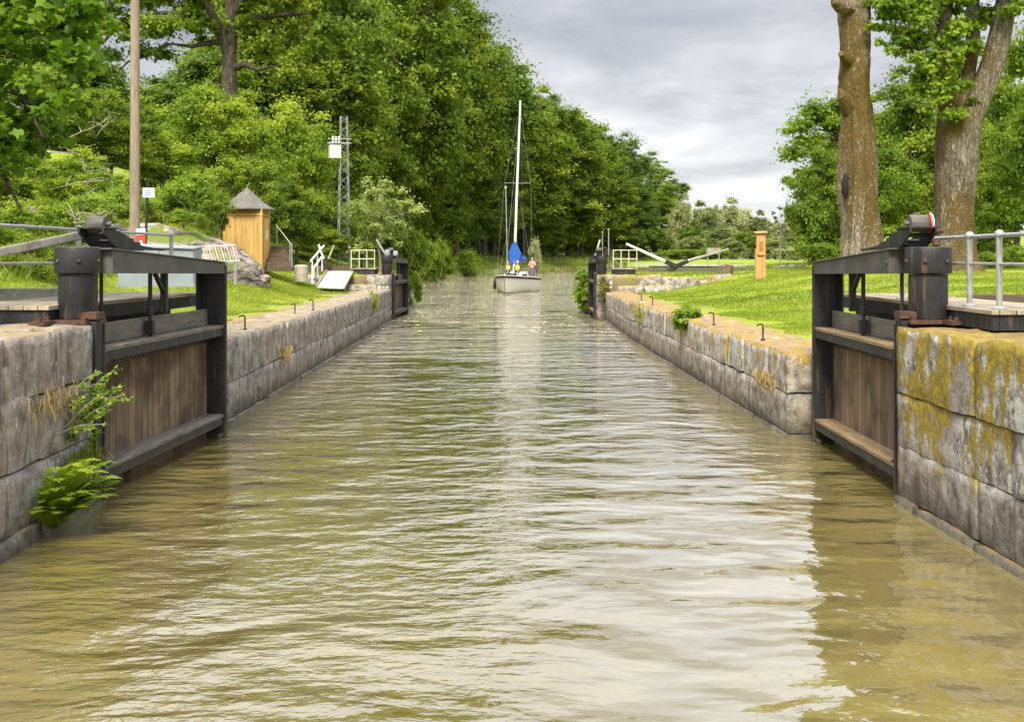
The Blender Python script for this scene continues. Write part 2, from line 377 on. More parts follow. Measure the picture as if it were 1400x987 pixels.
M['leaf_bright'] = m_leaf('leaf_bright', (0.055, 0.11, 0.010), (0.17, 0.28, 0.022), (0.36, 0.46, 0.055), 0.48, 0.3)
M['leaf_bush'] = m_leaf('leaf_bush', (0.085, 0.15, 0.012), (0.25, 0.37, 0.028), (0.48, 0.56, 0.08), 0.5, 0.3)
M['leaf_pale'] = m_leaf('leaf_pale', (0.20, 0.23, 0.09), (0.36, 0.40, 0.18), (0.55, 0.58, 0.32), 0.4, 0.15)
M['leaf_lime'] = m_leaf('leaf_lime', (0.08, 0.15, 0.012), (0.20, 0.32, 0.03), (0.40, 0.50, 0.07), 0.5, 0.4)
M['leaf_maple'] = m_leaf('leaf_maple', (0.045, 0.115, 0.010), (0.11, 0.22, 0.018), (0.26, 0.40, 0.04), 0.55, 1.2)
M['grass_blade'] = m_leaf('grass_blades', (0.085, 0.145, 0.012), (0.215, 0.285, 0.025), (0.42, 0.43, 0.085), 0.45, 0.45)
M['dry_blade'] = m_leaf('dry_grass', (0.22, 0.15, 0.06), (0.40, 0.30, 0.13), (0.58, 0.46, 0.24), 0.35, 2.0)

# ground: lawn, worn dirt beside the copings, leaf litter on the slopes
t = NT('ground')
px_, py_ = t.sepn(t.geo.outputs['Position'], 0), t.sepn(t.geo.outputs['Position'], 1)
a = t.noise(1.1, 5, 0.6); b_ = t.noise(26, 5, 0.75); c_ = t.noise(0.25, 3)
gc = t.ramp(b_, [(0.3, (0.10, 0.16, 0.010)), (0.5, (0.22, 0.31, 0.018)), (0.7, (0.36, 0.44, 0.035))])
gc = t.mix(t.math('MULTIPLY', t.ss(a, 0.42, 0.66), 0.5), gc, (0.26, 0.34, 0.03))
gc = t.mix(t.math('MULTIPLY', t.ss(c_, 0.48, 0.62), 0.45), gc, (0.26, 0.25, 0.08))
gc = t.mix(t.math('MULTIPLY', t.ss(t.noise(0.75, 5, 0.7, t.pos((1, .6, 1), (3, 3, 3))), 0.54, 0.66), 0.65), gc, (0.30, 0.24, 0.12))
ax = t.math('ABSOLUTE', px_)
edge = t.ss(t.math('ADD', ax, t.math('MULTIPLY', a, 1.6)), 6.75, 6.0)
nearc = t.math('MULTIPLY', edge, t.ss(py_, 52, 46))
gc = t.mix(nearc, gc, t.ramp(b_, [(0.3, (0.20, 0.13, 0.06)), (0.7, (0.46, 0.34, 0.18))]))
far = t.ss(py_, 95, 130)
gc = t.mix(t.math('MULTIPLY', far, 0.55), gc, (0.16, 0.20, 0.05))
sl_ = t.ss(t.sepn(t.geo.outputs['Normal'], 2), 0.90, 0.6)
gc = t.mix(t.math('MULTIPLY', sl_, 0.85), gc, t.ramp(b_, [(0.3, (0.07, 0.055, 0.03)), (0.7, (0.24, 0.19, 0.10))]))
M['ground'] = t.fin(gc, 0.95, 0, t.bump(b_, 0.6, 0.04), 0.15)

# murky canal water: a smooth surface over silt-coloured depth
t = NT('water')
P_ = t.geo.outputs['Position']
yv = t.sepn(P_, 1); xv = t.sepn(P_, 0)
warp = t.n('ShaderNodeTexNoise'); warp.inputs['Scale'].default_value = 0.35; warp.inputs['Detail'].default_value = 2; t.l(P_, warp.inputs['Vector'])
va = t.n('ShaderNodeVectorMath'); va.operation = 'MULTIPLY_ADD'; t.l(warp.outputs['Color'], va.inputs[0]); va.inputs[1].default_value = (0.7, 0.7, 0); t.l(P_, va.inputs[2])
wp = va.outputs[0]
r1 = t.noise(2.9, 3, 0.5, t.pos((0.95, 1.35, 1), src=wp))        # ripples lying across the canal
r2 = t.noise(5.5, 4, 0.5, t.pos((0.6, 1.3, 1), src=wp), 0.4)
r0 = t.noise(1.05, 2, 0.4, t.pos((0.9, 1.3, 1), (4, 2, 0), src=wp))
r3 = t.noise(14.0, 3, 0.5, t.pos((0.7, 1.1, 1), (3, 1, 0), src=wp))
calm = t.noise(0.28, 2, 0.5, t.pos((1, 0.7, 1), (9.2, 4.1, 0)))
turb = t.math('MULTIPLY', t.ss(t.math('ADD', xv, t.math('MULTIPLY', calm, 3.0)), 2.7, 1.2), t.ss(t.math('ADD', yv, t.math('MULTIPLY', calm, 4.0)), 17.5, 11.0))
h1 = t.math('MULTIPLY', r1, 1.0)
h = t.math('ADD', h1, t.math('MULTIPLY', r2, t.math('ADD', 0.20, t.math('MULTIPLY', turb, 0.34))))
h = t.math('ADD', h, t.math('MULTIPLY', r3, t.math('ADD', 0.025, t.math('MULTIPLY', turb, 0.10))))
patch = t.ss(t.noise(0.22, 3, 0.6, t.pos((1, 0.45, 1), (1.5, 7.7, 0))), 0.36, 0.62)
near_ = t.math('ADD', 0.13, t.math('MULTIPLY', t.ss(yv, 9.0, 18.0), 0.42))
near_ = t.math('ADD', near_, t.math('MULTIPLY', turb, 0.34))
amp = t.math('MULTIPLY', t.math('ADD', near_, t.math('MULTIPLY', t.ss(yv, 18.0, 55.0), 2.8)), t.math('ADD', 0.62, t.math('MULTIPLY', patch, 0.7)))
h = t.math('ADD', t.math('MULTIPLY', h, amp), t.math('MULTIPLY', r0, 1.15))
bnd = t.ss(t.math('ADD', t.math('MULTIPLY', t.noise(1.0, 4, 0.65, t.pos((0.16, 0.42, 1), (2, 5, 1))), 0.6), t.math('MULTIPLY', t.noise(1.0, 3, 0.6, t.pos((0.5, 1.1, 1), (7, 1, 1))), 0.4)), 0.42, 0.58)   # gusts: ruffled and smoother bands
band = t.math('ADD', 1.0, t.math('MULTIPLY', t.ss(yv, 16.0, 40.0), t.math('SUBTRACT', t.math('MULTIPLY', bnd, 1.7), 0.85)))
h = t.math('MULTIPLY', h, band)
bp = t.bump(h, 1.0, 0.085)
wc = t.ramp(t.noise(0.5, 3), [(0.35, (0.165, 0.134, 0.044)), (0.65, (0.20, 0.162, 0.055))])
t.fin(wc, 0.035, 0, bp, 0.5); t.p.inputs['IOR'].default_value = 1.6
t.p.inputs['Specular IOR Level'].default_value = 0.7
t.p.inputs['Coat Weight'].default_value = 1.0; t.p.inputs['Coat IOR'].default_value = 1.6; t.p.inputs['Coat Roughness'].default_value = 0.012; t.l(bp, t.p.inputs['Coat Normal'])
M['water'] = t.m

# rock
t = NT('rock')
f = t.noise(7, 6, 0.7); st = t.noise(1.0, 5, 0.6, t.pos((1.2, 1.2, 5)), 1.0); bg_ = t.noise(0.8, 3)
rc = t.ramp(st, [(0.36, (0.05, 0.04, 0.035)), (0.47, (0.21, 0.175, 0.15)), (0.62, (0.42, 0.35, 0.30))])
rc = t.mix(t.math('MULTIPLY', t.ss(f, 0.5, 0.7), 0.6), rc, (0.11, 0.095, 0.08))
rc = t.mix(t.math('MULTIPLY', t.ss(bg_, 0.52, 0.6), t.ss(t.sepn(t.geo.outputs['Normal'], 2), 0.4, 0.8)), rc, (0.14, 0.19, 0.03))
M['rock'] = t.fin(rc, 0.92, 0, t.bump(f, 0.8, 0.06, t.bump(st, 0.8, 0.12)), 0.2)

# ---------------------------------------------------------------- terrain
def sstep(a, b, v):
    t = np.clip((v - a) / (b - a), 0, 1); return t * t * (3 - 2 * t)
LY = [-60, 57, 75, 130, 156, 205, 229, 262, 310, 500, 900]; LX = [-5.05, -5.05, -6.3, -7.4, -3.1, 10.9, 19.9, 45, 100, 420, 1100]
RY = [-60, 57, 80, 130, 175, 215, 255, 400, 900];           RX = [5.05, 5.05, 8.5, 14.5, 24, 50, 110, 420, 1200]
def hz(x, y):
    x = np.asarray(x, float); y = np.asarray(y, float)
    le = np.interp(y, LY, LX); re = np.interp(y, RY, RX)
    dl = le - x; dr = x - re
    # left side
    near = 1 - sstep(12.7, 14.5, y)
    zl = 1.27 + 0.58 * near + sstep(1.0, 5.0, dl) * 1.08 * (1 - near)
    up = sstep(45.9, 46.1, y); zl = zl * (1 - up) + up * np.maximum(zl, 1.93)
    zl = zl + sstep(3.4, 13, dl) * sstep(35, 50, y) * (1 - sstep(62, 90, y)) * 2.6 + sstep(0.5, 6, dl) * sstep(52, 62, y) * 0.7 * (1 - sstep(75, 95, y))
    zl = zl + sstep(7.5, 20, dl) * sstep(17, 36, y) * 3.0 * (1 - sstep(90, 130, y))
    zl = zl + sstep(3.5, 9, dl) * sstep(28, 32, y) * (1 - sstep(36, 38, y)) * 0.5
    farz = 1.1 * sstep(0, 1.6, dl) + 2.0 * sstep(2, 11, dl) + 9.0 * sstep(16, 60, dl)
    f = sstep(60, 95, y); zl = zl * (1 - f) + farz * f
    # right side
    nr = 1 - sstep(12.7, 14.5, y)
    zr = 1.19 + 0.66 * nr + sstep(1.0, 8.0, dr) * 0.92 * (1 - nr)
    upr = sstep(45.9, 46.1, y); zr = zr * (1 - upr) + upr * np.maximum(zr, 1.88)
    zr = zr + 0.35 * sstep(60, 120, y) + sstep(20, 80, dr) * 0.6
    d = np.maximum(dl, dr); z = np.where(dl > dr, zl, zr)
    wall = sstep(0.0, 0.12, d); soft = sstep(-1.5, 2.5, d)
    k = np.where(y < 57, wall, soft)
    z = -1.6 + (z + 1.6) * k
    bump = 0.05 * np.sin(x * 1.3 + y * 0.7) * np.sin(y * 0.9 - x * 0.4) + 0.03 * np.sin(x * 3.1) * np.sin(y * 2.3)
    return z + bump * sstep(1.2, 3.0, d)
def gz(x, y): return float(hz(x, y))

xs = np.concatenate([np.arange(-700, -120, 20), np.arange(-120, -32, 2.5), np.arange(-32, -5.2, 0.4), [-5.17, -5.11, -5.05], np.linspace(-4.8, 4.8, 9),
                     [5.05, 5.11, 5.17], np.arange(5.4, 32, 0.4), np.arange(32, 120, 2.5), np.arange(120, 900, 20)])
ys = np.concatenate([np.arange(-60, -2, 4), np.arange(-2, 45.8, 0.4), [45.9, 46.0, 46.1], np.arange(46.4, 62, 0.4), np.arange(62, 130, 1.2), np.arange(130, 270, 2.0), np.arange(270, 1400, 12)])
Xg, Yg = np.meshgrid(xs, ys); Zg = hz(Xg, Yg)
V = np.stack([Xg.ravel(), Yg.ravel(), Zg.ravel()], 1); nx, ny = len(xs), len(ys)
i = np.arange((ny - 1) * nx).reshape(ny - 1, nx)[:, :-1].ravel()
Fq = np.stack([i, i + 1, i + 1 + nx, i + nx], 1)
tag(link('ground', mesh_np('ground', V, Fq), M['ground'], smooth=True), kind='structure')
wv = np.array([(-200, -60, 0), (900, -60, 0), (900, 900, 0), (-200, 900, 0)], float)
tag(link('water', mesh_np('water', wv, [[0, 1, 2, 3]]), M['water']), kind='structure')

# ---------------------------------------------------------------- masonry
class Blocks:
    def __init__(s): s.V = []; s.F = []
    def block(s, a, b, outw, T, z0, z1, seg, amp, gap=0.006, r=0.022, sd=0):
        a = Vector((a[0], a[1], 0)); b = Vector((b[0], b[1], 0)); d = b - a; L = d.length; d.normalize(); o = Vector((outw[0], outw[1], 0)).normalized()
        sz = (L - 2 * gap, T, z1 - z0 - gap); n = [max(2, int(round(q / seg))) for q in sz]
        idx = {}; base = len(s.V)
        def vert(i, j, k):
            key = (i, j, k)
            if key in idx: return idx[key]
            p = [sz[0] * i / n[0], sz[1] * j / n[1], sz[2] * k / n[2]]
            q = Vector(p); c = Vector([min(max(p[m], r), sz[m] - r) for m in range(3)]); e = q - c
            if e.length > 1e-9: q = c + e.normalized() * r if e.length > r * 1.01 else q
            wp = a + d * (q.x + gap) + o * q.y + Vector((0, 0, z0 + q.z))
            sp = wp + Vector((0, 0, sd * 13.7))
            nv = mnoise.noise_vector(sp * 1.3) * amp * 0.5 + mnoise.noise_vector(sp * 5.0) * amp * 0.55
            if k >= n[2] - 1 and z1 > 1.1: nv *= 1.9
            wp = wp + nv
            idx[key] = len(s.V); s.V.append(wp); return idx[key]
        for i in range(n[0]):
            for k in range(n[2]):
                s.F.append((vert(i,0,k), vert(i+1,0,k), vert(i+1,0,k+1), vert(i,0,k+1)))
        for i in range(n[0]):
            for j in range(n[1]):
                s.F.append((vert(i,j,n[2]), vert(i+1,j,n[2]), vert(i+1,j+1,n[2]), vert(i,j+1,n[2])))
        for k in range(n[2]):
            for j in range(n[1]):
                s.F.append((vert(0,j+1,k), vert(0,j,k), vert(0,j,k+1), vert(0,j+1,k+1)))
                s.F.append((vert(n[0],j,k), vert(n[0],j+1,k), vert(n[0],j+1,k+1), vert(n[0],j,k+1)))
    def run(s, path, side, T, z0, z1, lmin, lmax, seg, amp, rng, off=0.0, gap=0.004):
        # path: face line points in +Y order; side -1 = land to the left, +1 = land to the right
        pts = [Vector((p[0], p[1])) for p in path]; cum = [0]
        for p, q in zip(pts, pts[1:]): cum.append(cum[-1] + (q - p).length)
        def at(d):
            for m in range(len(pts) - 1):
                if d <= cum[m+1] + 1e-6:
                    return pts[m].lerp(pts[m+1], (d - cum[m]) / (cum[m+1] - cum[m]))
            return pts[-1]
        d = 0; tot = cum[-1]
        while d < tot - 1e-3:
            e = min(tot, d + rng.uniform(lmin, lmax))
            if tot - e < lmin * 0.5: e = tot
            p, q = at(d), at(e); t = (q - p).normalized(); o = Vector((t.y, -t.x)) * side
            jo = rng.uniform(-0.012, 0.012) + off
            a = p + o * jo; b = q + o * jo; zj = rng.uniform(-0.012, 0.012)
            s.block(a, b, o, T, z0, z1 + zj, seg, amp, gap=gap, sd=rng.random())
            d = e
        return s
    def mesh(s, name, mat, parent=None):
        me = bpy.data.meshes.new(name); me.from_pydata([tuple(v) for v in s.V], [], s.F); me.update()
        bm = bmesh.new(); bm.from_mesh(me); bmesh.ops.recalc_face_normals(bm, faces=bm.faces); bm.to_mesh(me); bm.free()
        return link(name, me, mat, parent, smooth=True)

def wall(name, label, courses, mats, cop=None, copmat=None, copname='coping'):
    """courses: list of run() argument dicts; first mesh is the wall itself, the top course its coping"""
    b = Blocks()
    for c in courses: b.run(**c)
    o = b.mesh(name, mats); tag(o, label, 'stone wall')
    if cop:
        c = Blocks()
        for k in cop: c.run(**k)
        c.mesh(copname, copmat or mats, o)
    return o
rg = random.Random(5)
# near left
L0 = [(-4.2, -6), (-4.2, 11.75)]
wall('stone_wall', 'grey weathered granite quay wall at far left, fern and shrub growing from its end',
     [dict(path=L0, side=-1, T=1.3, z0=-0.9, z1=0.16, lmin=1.6, lmax=2.4, seg=0.14, amp=0.022, rng=rg, off=-0.03),
      dict(path=L0, side=-1, T=1.3, z0=0.16, z1=0.71, lmin=1.3, lmax=2.2, seg=0.10, amp=0.028, rng=rg),
      dict(path=L0, side=-1, T=1.3, z0=0.71, z1=1.34, lmin=1.2, lmax=2.0, seg=0.10, amp=0.030, rng=rg, off=0.02)],
     M['stone_l'], [dict(path=L0, side=-1, T=1.9, z0=1.34, z1=1.9, lmin=1.0, lmax=1.7, seg=0.10, amp=0.026, rng=rg),
                    dict(path=[(-4.62, 11.76), (-4.62, 12.75)], side=-1, T=1.4, z0=-0.9, z1=1.89, lmin=1, lmax=2, seg=0.14, amp=0.02, rng=rg)])
# near right
R0 = [(4.30, -6), (4.38, 11.72)]
wall('stone_wall', 'lichen spotted granite quay wall at the right edge, thick with yellow moss on top',
     [dict(path=R0, side=1, T=1.3, z0=-0.9, z1=0.07, lmin=1.0, lmax=1.8, seg=0.14, amp=0.020, rng=rg, off=-0.05),
      dict(path=R0, side=1, T=1.3, z0=0.07, z1=0.61, lmin=1.5, lmax=2.6, seg=0.10, amp=0.024, rng=rg, off=0.01),
      dict(path=R0, side=1, T=1.3, z0=0.61, z1=1.17, lmin=1.6, lmax=2.6, seg=0.10, amp=0.024, rng=rg, off=0.005)],
     M['stone_r'], [dict(path=R0, side=1, T=1.9, z0=1.17, z1=1.88, lmin=1.5, lmax=2.4, seg=0.09, amp=0.032, rng=rg, off=-0.01),
                    dict(path=[(4.86, 11.73), (4.86, 12.7)], side=1, T=1.3, z0=-0.9, z1=1.87, lmin=1, lmax=2, seg=0.14, amp=0.02, rng=rg)])
# chamber walls
LC = [(-4.12, 17.25), (-4.10, 30), (-4.08, 38), (-4.16, 46.1)]; LR = [(-5.0, 12.78), (-5.0, 17.22)]
wall('stone_wall', 'long grey stone side wall of the lock chamber on the left with sandy top',
     [dict(path=LC, side=-1, T=0.97, z0=-0.9, z1=0.07, lmin=2, lmax=3.4, seg=0.25, amp=0.018, rng=rg, off=-0.06),
      dict(path=LC, side=-1, T=0.97, z0=0.07, z1=0.65, lmin=1.7, lmax=3.2, seg=0.16, amp=0.024, rng=rg),
      dict(path=LR, side=-1, T=0.4, z0=-0.9, z1=1.25, lmin=1.7, lmax=3.2, seg=0.3, amp=0.02, rng=rg)],
     M['stone_l'], [dict(path=LC, side=-1, T=1.0, z0=0.65, z1=1.33, lmin=1.5, lmax=3.0, seg=0.15, amp=0.034, rng=rg)])
RC = [(4.34, 15.85), (4.35, 21), (4.44, 26), (4.5, 36), (4.75, 43), (4.85, 46.1)]; RR = [(5.0, 12.73), (5.0, 15.82)]
wall('stone_wall', 'long stone side wall of the lock chamber on the right edged with orange moss',
     [dict(path=RC, side=1, T=0.95, z0=-0.9, z1=0.06, lmin=2, lmax=3.4, seg=0.25, amp=0.018, rng=rg, off=-0.06),
      dict(path=RC, side=1, T=0.95, z0=0.06, z1=0.65, lmin=2.0, lmax=3.8, seg=0.16, amp=0.022, rng=rg),
      dict(path=RR, side=1, T=0.4, z0=-0.9, z1=1.2, lmin=1.7, lmax=3.2, seg=0.3, amp=0.02, rng=rg)],
     M['stone_rl'], [dict(path=RC, side=1, T=0.98, z0=0.65, z1=1.25, lmin=1.1, lmax=2.0, seg=0.14, amp=0.045, rng=rg, gap=0.012)], M['coping_r'])
# far quays
def far_quay(side, face, label, mat):
    def X(v): return side * v
    b = Blocks(); s_ = side
    for z0, z1 in ((-0.9, 0.4), (0.4, 1.0), (1.0, 1.5), (1.5, 1.92)):
        b.run([(X(face), 46.12), (X(face), 47.6)], s_, 1.6, z0, z1, 0.9, 1.6, 0.2, 0.03, rg)
    b.run([(X(5.02), 47.62), (X(5.02), 51.9)], s_, 0.5, -0.9, 1.9, 1.5, 2.4, 0.3, 0.03, rg)
    for z0, z1 in ((-0.9, 0.5), (0.5, 1.3)):
        b.run([(X(face), 51.92), (X(face + 0.1), 58)], s_, 1.3, z0, z1, 1.2, 2.4, 0.25, 0.04, rg)
    o = b.mesh('stone_wall', mat); tag(o, label, 'stone wall'); return o
far_quay(-1, 4.2, 'short rough stone quay under the far left gate', M['stone_l'])
far_quay(1, 4.55, 'short mossy stone quay under the far right gate', M['stone_rl'])
def terrace(name, label, pts, mat, zs, T=0.6):
    b = Blocks()
    for (a, c) in zip(pts, pts[1:]):
        d = Vector((c[0]-a[0], c[1]-a[1])); o = Vector((-d.y, d.x)).normalized()
        if o.y < 0: o = -o
        L = d.length; k = 0
        while k < L - 0.05:
            e = min(L, k + rg.uniform(0.9, 1.7)); p = Vector(a[:2]) + d.normalized() * k; q = Vector(a[:2]) + d.normalized() * e
            zt = zs[1] + (zs[2] - zs[1]) * (k / L)
            b.block(p, q, o, T, zs[0], zt + rg.uniform(-0.03, 0.02), 0.16, 0.05, gap=0.015, r=0.05, sd=rg.random()); k = e
    o = b.mesh(name, mat); return tag(o, label, 'terrace wall')
terrace('retaining_wall', 'low row of rough stone blocks holding the grass bank behind the right lawn', [(6.2, 45.8), (9.3, 45.8), (11.6, 46.8)], M['stone_rl'], (1.1, 1.93, 1.72))
terrace('stone_step', 'single low stone slab in front of the right block row', [(5.3, 45.1), (7.6, 45.1)], M['stone_rl'], (1.0, 1.52, 1.48), 0.5)
terrace('retaining_wall', 'low grassy stone kerb behind the left lawn beside the white ramp', [(-14, 45.9), (-5.9, 45.9)], M['stone_l'], (1.2, 1.95, 1.96))
terrace('stone_step', 'low stone slab beside the far left gate in front of the white ramp', [(-6.3, 45.1), (-4.4, 45.1)], M['stone_l'], (1.0, 1.55, 1.5), 0.6)

# ---------------------------------------------------------------- lock gates
def lock_gate(side, label, origin, toe, near=True, shared=None):
    dx, dy = toe[0] - origin[0], toe[1] - origin[1]; L = math.hypot(dx, dy); rz = math.atan2(dy, dx)
    root = empty('lock_gate', label, 'lock gate', (origin[0], origin[1], 0), rz, 'open mitre gates of the lock')
    fy = 1 if side < 0 else -1
    def B(mb, name, mat, par=root, smooth=False, bevel=0.006): return mb.build(name, mat, par, smooth, fy, bevel)
    I = M['iron']
    B(MB().box(0.0, 0.20, -0.012, 0.30, -1.2, 1.93).box(0.17, 0.205, -0.03, 0.0, -1.2, 1.90), 'heel_post', I)
    mb = MB().box(L-0.05, L, 0.0, 0.36, -1.2, 2.50).box(L-0.06, L+0.015, -0.025, -0.001, -1.2, 2.50).box(L-0.22, L, 0.335, 0.362, -1.2, 2.39)
    mb.box(L-0.24, L-0.052, 0.0, 0.05, 0.0, 0.06)
    for z in (2.25, 1.95, 1.72, 1.3, 1.0, 0.7): 
        for y in (0.10, 0.25): mb.ball((L-0.055, y, z), 0.022, (0.6, 1, 1), 8)
    B(mb, 'toe_post', I)
    y0, y1 = -0.015, 0.35
    mb = MB().hexa([(0.42,y0,2.44),(L-0.001,y0,2.385),(L-0.001,y1,2.385),(0.42,y1,2.44),(0.42,y0,2.70),(L-0.001,y0,2.535),(L-0.001,y1,2.535),(0.42,y1,2.70)])
    mb.hexa([(0.34,y0-0.02,2.702),(L+0.02,y0-0.02,2.54),(L+0.02,y1+0.02,2.54),(0.34,y1+0.02,2.702),(0.34,y0-0.02,2.719),(L+0.02,y0-0.02,2.556),(L+0.02,y1+0.02,2.556),(0.34,y1+0.02,2.719)])
    for x in (0.5,): mb.ball((x, y0-0.003, 2.56), 0.028, (1, 0.5, 1), 8)
    B(mb, 'top_beam', M['beam'])
    B(MB().box(0.2, L-0.06, 0.255, 0.305, -1.2, 1.42), 'plank_panel', M['gate_planks'], bevel=0)
    B(MB().box(0.2, L-0.06, 0.24, 0.29, 1.64, 1.87), 'upper_board', M['ledge_wood'])
    led = M['ledge_wood'] if side < 0 else M['ledge_orange']
    for nm, z in (('upper_ledge', 1.635), ('lower_ledge', 0.34)):
        lg = B(MB().box(0.19, L-0.055, 0.0, 0.33, z-0.045, z), nm, led)
        g = MB().box(0.19, L-0.055, 0.004, 0.03, z-0.15, z-0.047).box(0.2, L-0.055, 0.215, 0.253, z-0.25, z-0.047)
        k = 0.3
        while k < L - 0.15:
            g.ball((k, 0.212, z-0.13), 0.017, (1, 0.6, 1), 6); g.ball((k + 0.06, 0.212, z-0.20), 0.017, (1, 0.6, 1), 6); k += 0.125
        B(g, 'girder', I, lg, bevel=0)
    # curved gussets between posts and ledges
    g = MB()
    for z, sgn in ((1.49, -1), (0.35, 1)):
        arc = [(0.0, 0.0)] + [(0.22 - 0.22*math.sin(a), sgn*(0.22 - 0.22*math.cos(a))) for a in [q*math.pi/12 for q in range(7)]]
        g = MB().prism([(0.205 + x, z + zz) for x, zz in arc], 0.0, 0.02); B(g, 'gusset', I, bevel=0)
    # collar anchor
    cx_, cy_ = (0.32 if near and side < 0 else 0.16), 0.33
    mb = MB().lathe([(0.0,2.44),(0.235,2.44),(0.245,2.46),(0.245,2.71),(0.235,2.73),(0.0,2.73)], 40, (cx_, cy_))
    for a in (0.3, 1.2, 2.6, 3.6, 4.6): mb.ball((cx_+0.245*math.cos(a), cy_+0.245*math.sin(a), 2.57), 0.026, (1,1,1), 8)
    col = B(mb, 'collar', I, smooth=True)
    mb = MB().lathe([(0.20,1.95),(0.205,1.97),(0.205,2.435),(0.0,2.436)], 40, (cx_, cy_))
    B(mb, 'anchor_drum', I, col, smooth=True, bevel=0)
    mb = MB().box(-0.1, 0.42, 0.05, 0.55, 1.895, 1.945, 0.008).box(0.42, 0.75, 0.34, 0.52, 1.90, 1.96, 0.008).box(-0.02, 0.2, -0.03, 0.15, 1.95, 2.03, 0.01).box(-0.35, -0.1, 0.38, 0.55, 1.9, 1.95, 0.008)
    for p in ((-0.05, 0.1), (0.36, 0.5), (-0.05, 0.5), (-0.3, 0.46), (0.68, 0.43)): mb.lathe([(0.03, 1.94), (0.03, 1.985), (0.0, 1.985)], 6, p)
    B(mb, 'anchor_plate', M['iron_rust'])
    # bracket with hand winch drum
    prof = [(-0.36,2.93),(-0.05,2.93),(0.10,2.905),(0.3,2.86),(0.5,2.80),(0.75,2.755),(1.1,2.735),(1.45,2.722),(1.45,2.70),(0.02,2.715),(-0.12,2.76),(-0.36,2.88)]
    mb = MB()
    for ya in (0.0, 0.27): mb.prism(prof, ya, ya + 0.022)
    mb.box(-0.36, 0.0, -0.02, 0.31, 2.93, 2.95)
    for x, z in ((0.15, 2.80), (0.55, 2.76), (-0.15, 2.86)): mb.tube([(x, 0.02, z), (x, 0.27, z)], 0.02, 8)
    for x, z in ((0.25, 2.87), (0.45, 2.83), (0.65, 2.79)): mb.box(x, x+0.1, 0.03, 0.26, z-0.02, z+0.01)
    br = B(mb, 'winch_bracket', I, bevel=0.003); br.location = ((0.72 if side < 0 else 0.30), 0.06 * fy, 0)
    Mt = Matrix.Translation((-0.17, 0.05, 2.985)) @ Matrix.Rotation(math.radians(-90), 4, 'X')
    mb = MB().lathe([(0.0,0.0),(0.09,0.0),(0.095,0.01),(0.095,0.19),(0.09,0.20),(0.0,0.20)], 28); bmesh.ops.transform(mb.bm, matrix=Mt, verts=mb.bm.verts)
    mb.box(-0.27, -0.07, 0.06, 0.24, 2.95, 3.0).tube([(-0.17, 0.0, 2.985), (-0.17, 0.29, 2.985)], 0.025, 10).box(-0.2, -0.14, 0.1, 0.16, 3.06, 3.10)
    dr = B(mb, 'winch_drum', M['beam'], br, smooth=True)
    mb = MB().tube([(0.02, 0.15, 2.97), (0.12, 0.15, 3.0), (0.22, 0.16, 2.94)], 0.035, 8).ball((0.12, 0.15, 2.97), 0.05).tube([(0.26, 0.13, 2.88), (0.35, 0.16, 2.93)], 0.03, 8)
    B(mb, 'gear', M['galv'], br, smooth=True)
    if shared == 'right_near':
        mb = MB(); Mt = Matrix.Translation((-0.17, 0.275, 2.985)) @ Matrix.Rotation(math.radians(-90), 4, 'X') 
        mb.lathe([(0.0,0.0),(0.11,0.0),(0.115,0.008),(0.11,0.016),(0,0.016)], 28); bmesh.ops.transform(mb.bm, matrix=Mt, verts=mb.bm.verts)
        rf = B(mb, 'reflector_disc', M['white'], br, bevel=0)
        mb = MB(); pts = [(0.09*math.cos(a), 0.09*math.sin(a)) for a in [math.pi*1.15 + q*math.pi*1.3/12 for q in range(13)]]
        mb.tube([(-0.17, 0.252, 2.985), (-0.17, 0.272, 2.985)], 0.11, 24)
        B(mb, 'red_marking', M['red'], br, bevel=0)
        mb = MB().tube([(0.95, 0.7, 2.75), (1.0, 0.72, 2.85), (1.05, 0.7, 2.93), (1.15, 0.7, 3.04), (1.22, 0.7, 3.08)], [0.035, 0.04, 0.03, 0.025, 0.03], 8)
        mb.tube([(0.9, 0.62, 2.80), (1.0, 0.7, 2.90), (0.92, 0.78, 2.93)], 0.03, 8)
        B(mb, 'bent_lever', M['iron_rust'], smooth=True)
    # sluice rods
    mb = MB().tube([(1.95,0.16,1.64),(1.95,0.16,2.42)], 0.028, 8).box(1.9,2.0,0.11,0.21,1.66,1.84).tube([(1.95,0.16,1.9),(1.95,0.16,2.0)],0.045,8)
    mb.box(2.38, 2.46, 0.12, 0.20, 1.92, 2.42).bar((2.42,0.16,2.16),(2.1,0.16,2.42),0.05)
    B(mb, 'sluice_rod', I)
    B(MB().tube([(0.62,0.2,1.9),(0.62,0.2,2.46)], 0.022, 8), 'stay_rod', I)
    if near:
        a0 = -0.05 if side < 0 else -1.15
        yA, yB = 0.66, (1.75 if side < 0 else 1.55)
        mb = MB(); x = a0
        mb.box(a0, L+0.35, yA-0.18, yB, 2.055, 2.10)
        dk = mb.build('walkway', M['deck'], root, False, fy, 0.004)
        mb = MB().box(a0+0.03, L+0.3, yA-0.16, yA-0.09, 1.90, 2.053).box(a0+0.2, L+0.3, yB-0.2, yB-0.08, 1.86, 2.053).box(a0+0.03, a0+0.10, yA-0.1, yB-0.05, 1.90, 2.05)
        for xx in (0.9, 1.9, 2.9, 3.9): mb.box(xx, xx+0.12, yA-0.1, yB-0.05, 1.93, 2.05)
        mb.box(0.9, 4.0, yA, yB-0.25, 1.80, 1.92)
        B(mb, 'support_beam', I, dk, bevel=0)
        ry = 1.02 if side < 0 else 0.58
        posts = (1.85, 5.0) if side < 0 else (1.75, -0.35, -1.08)
        r0, r1 = (-2.2, 5.0) if side < 0 else (-2.4, 1.75)
        hz_ = 2.96 if side < 0 else 2.83
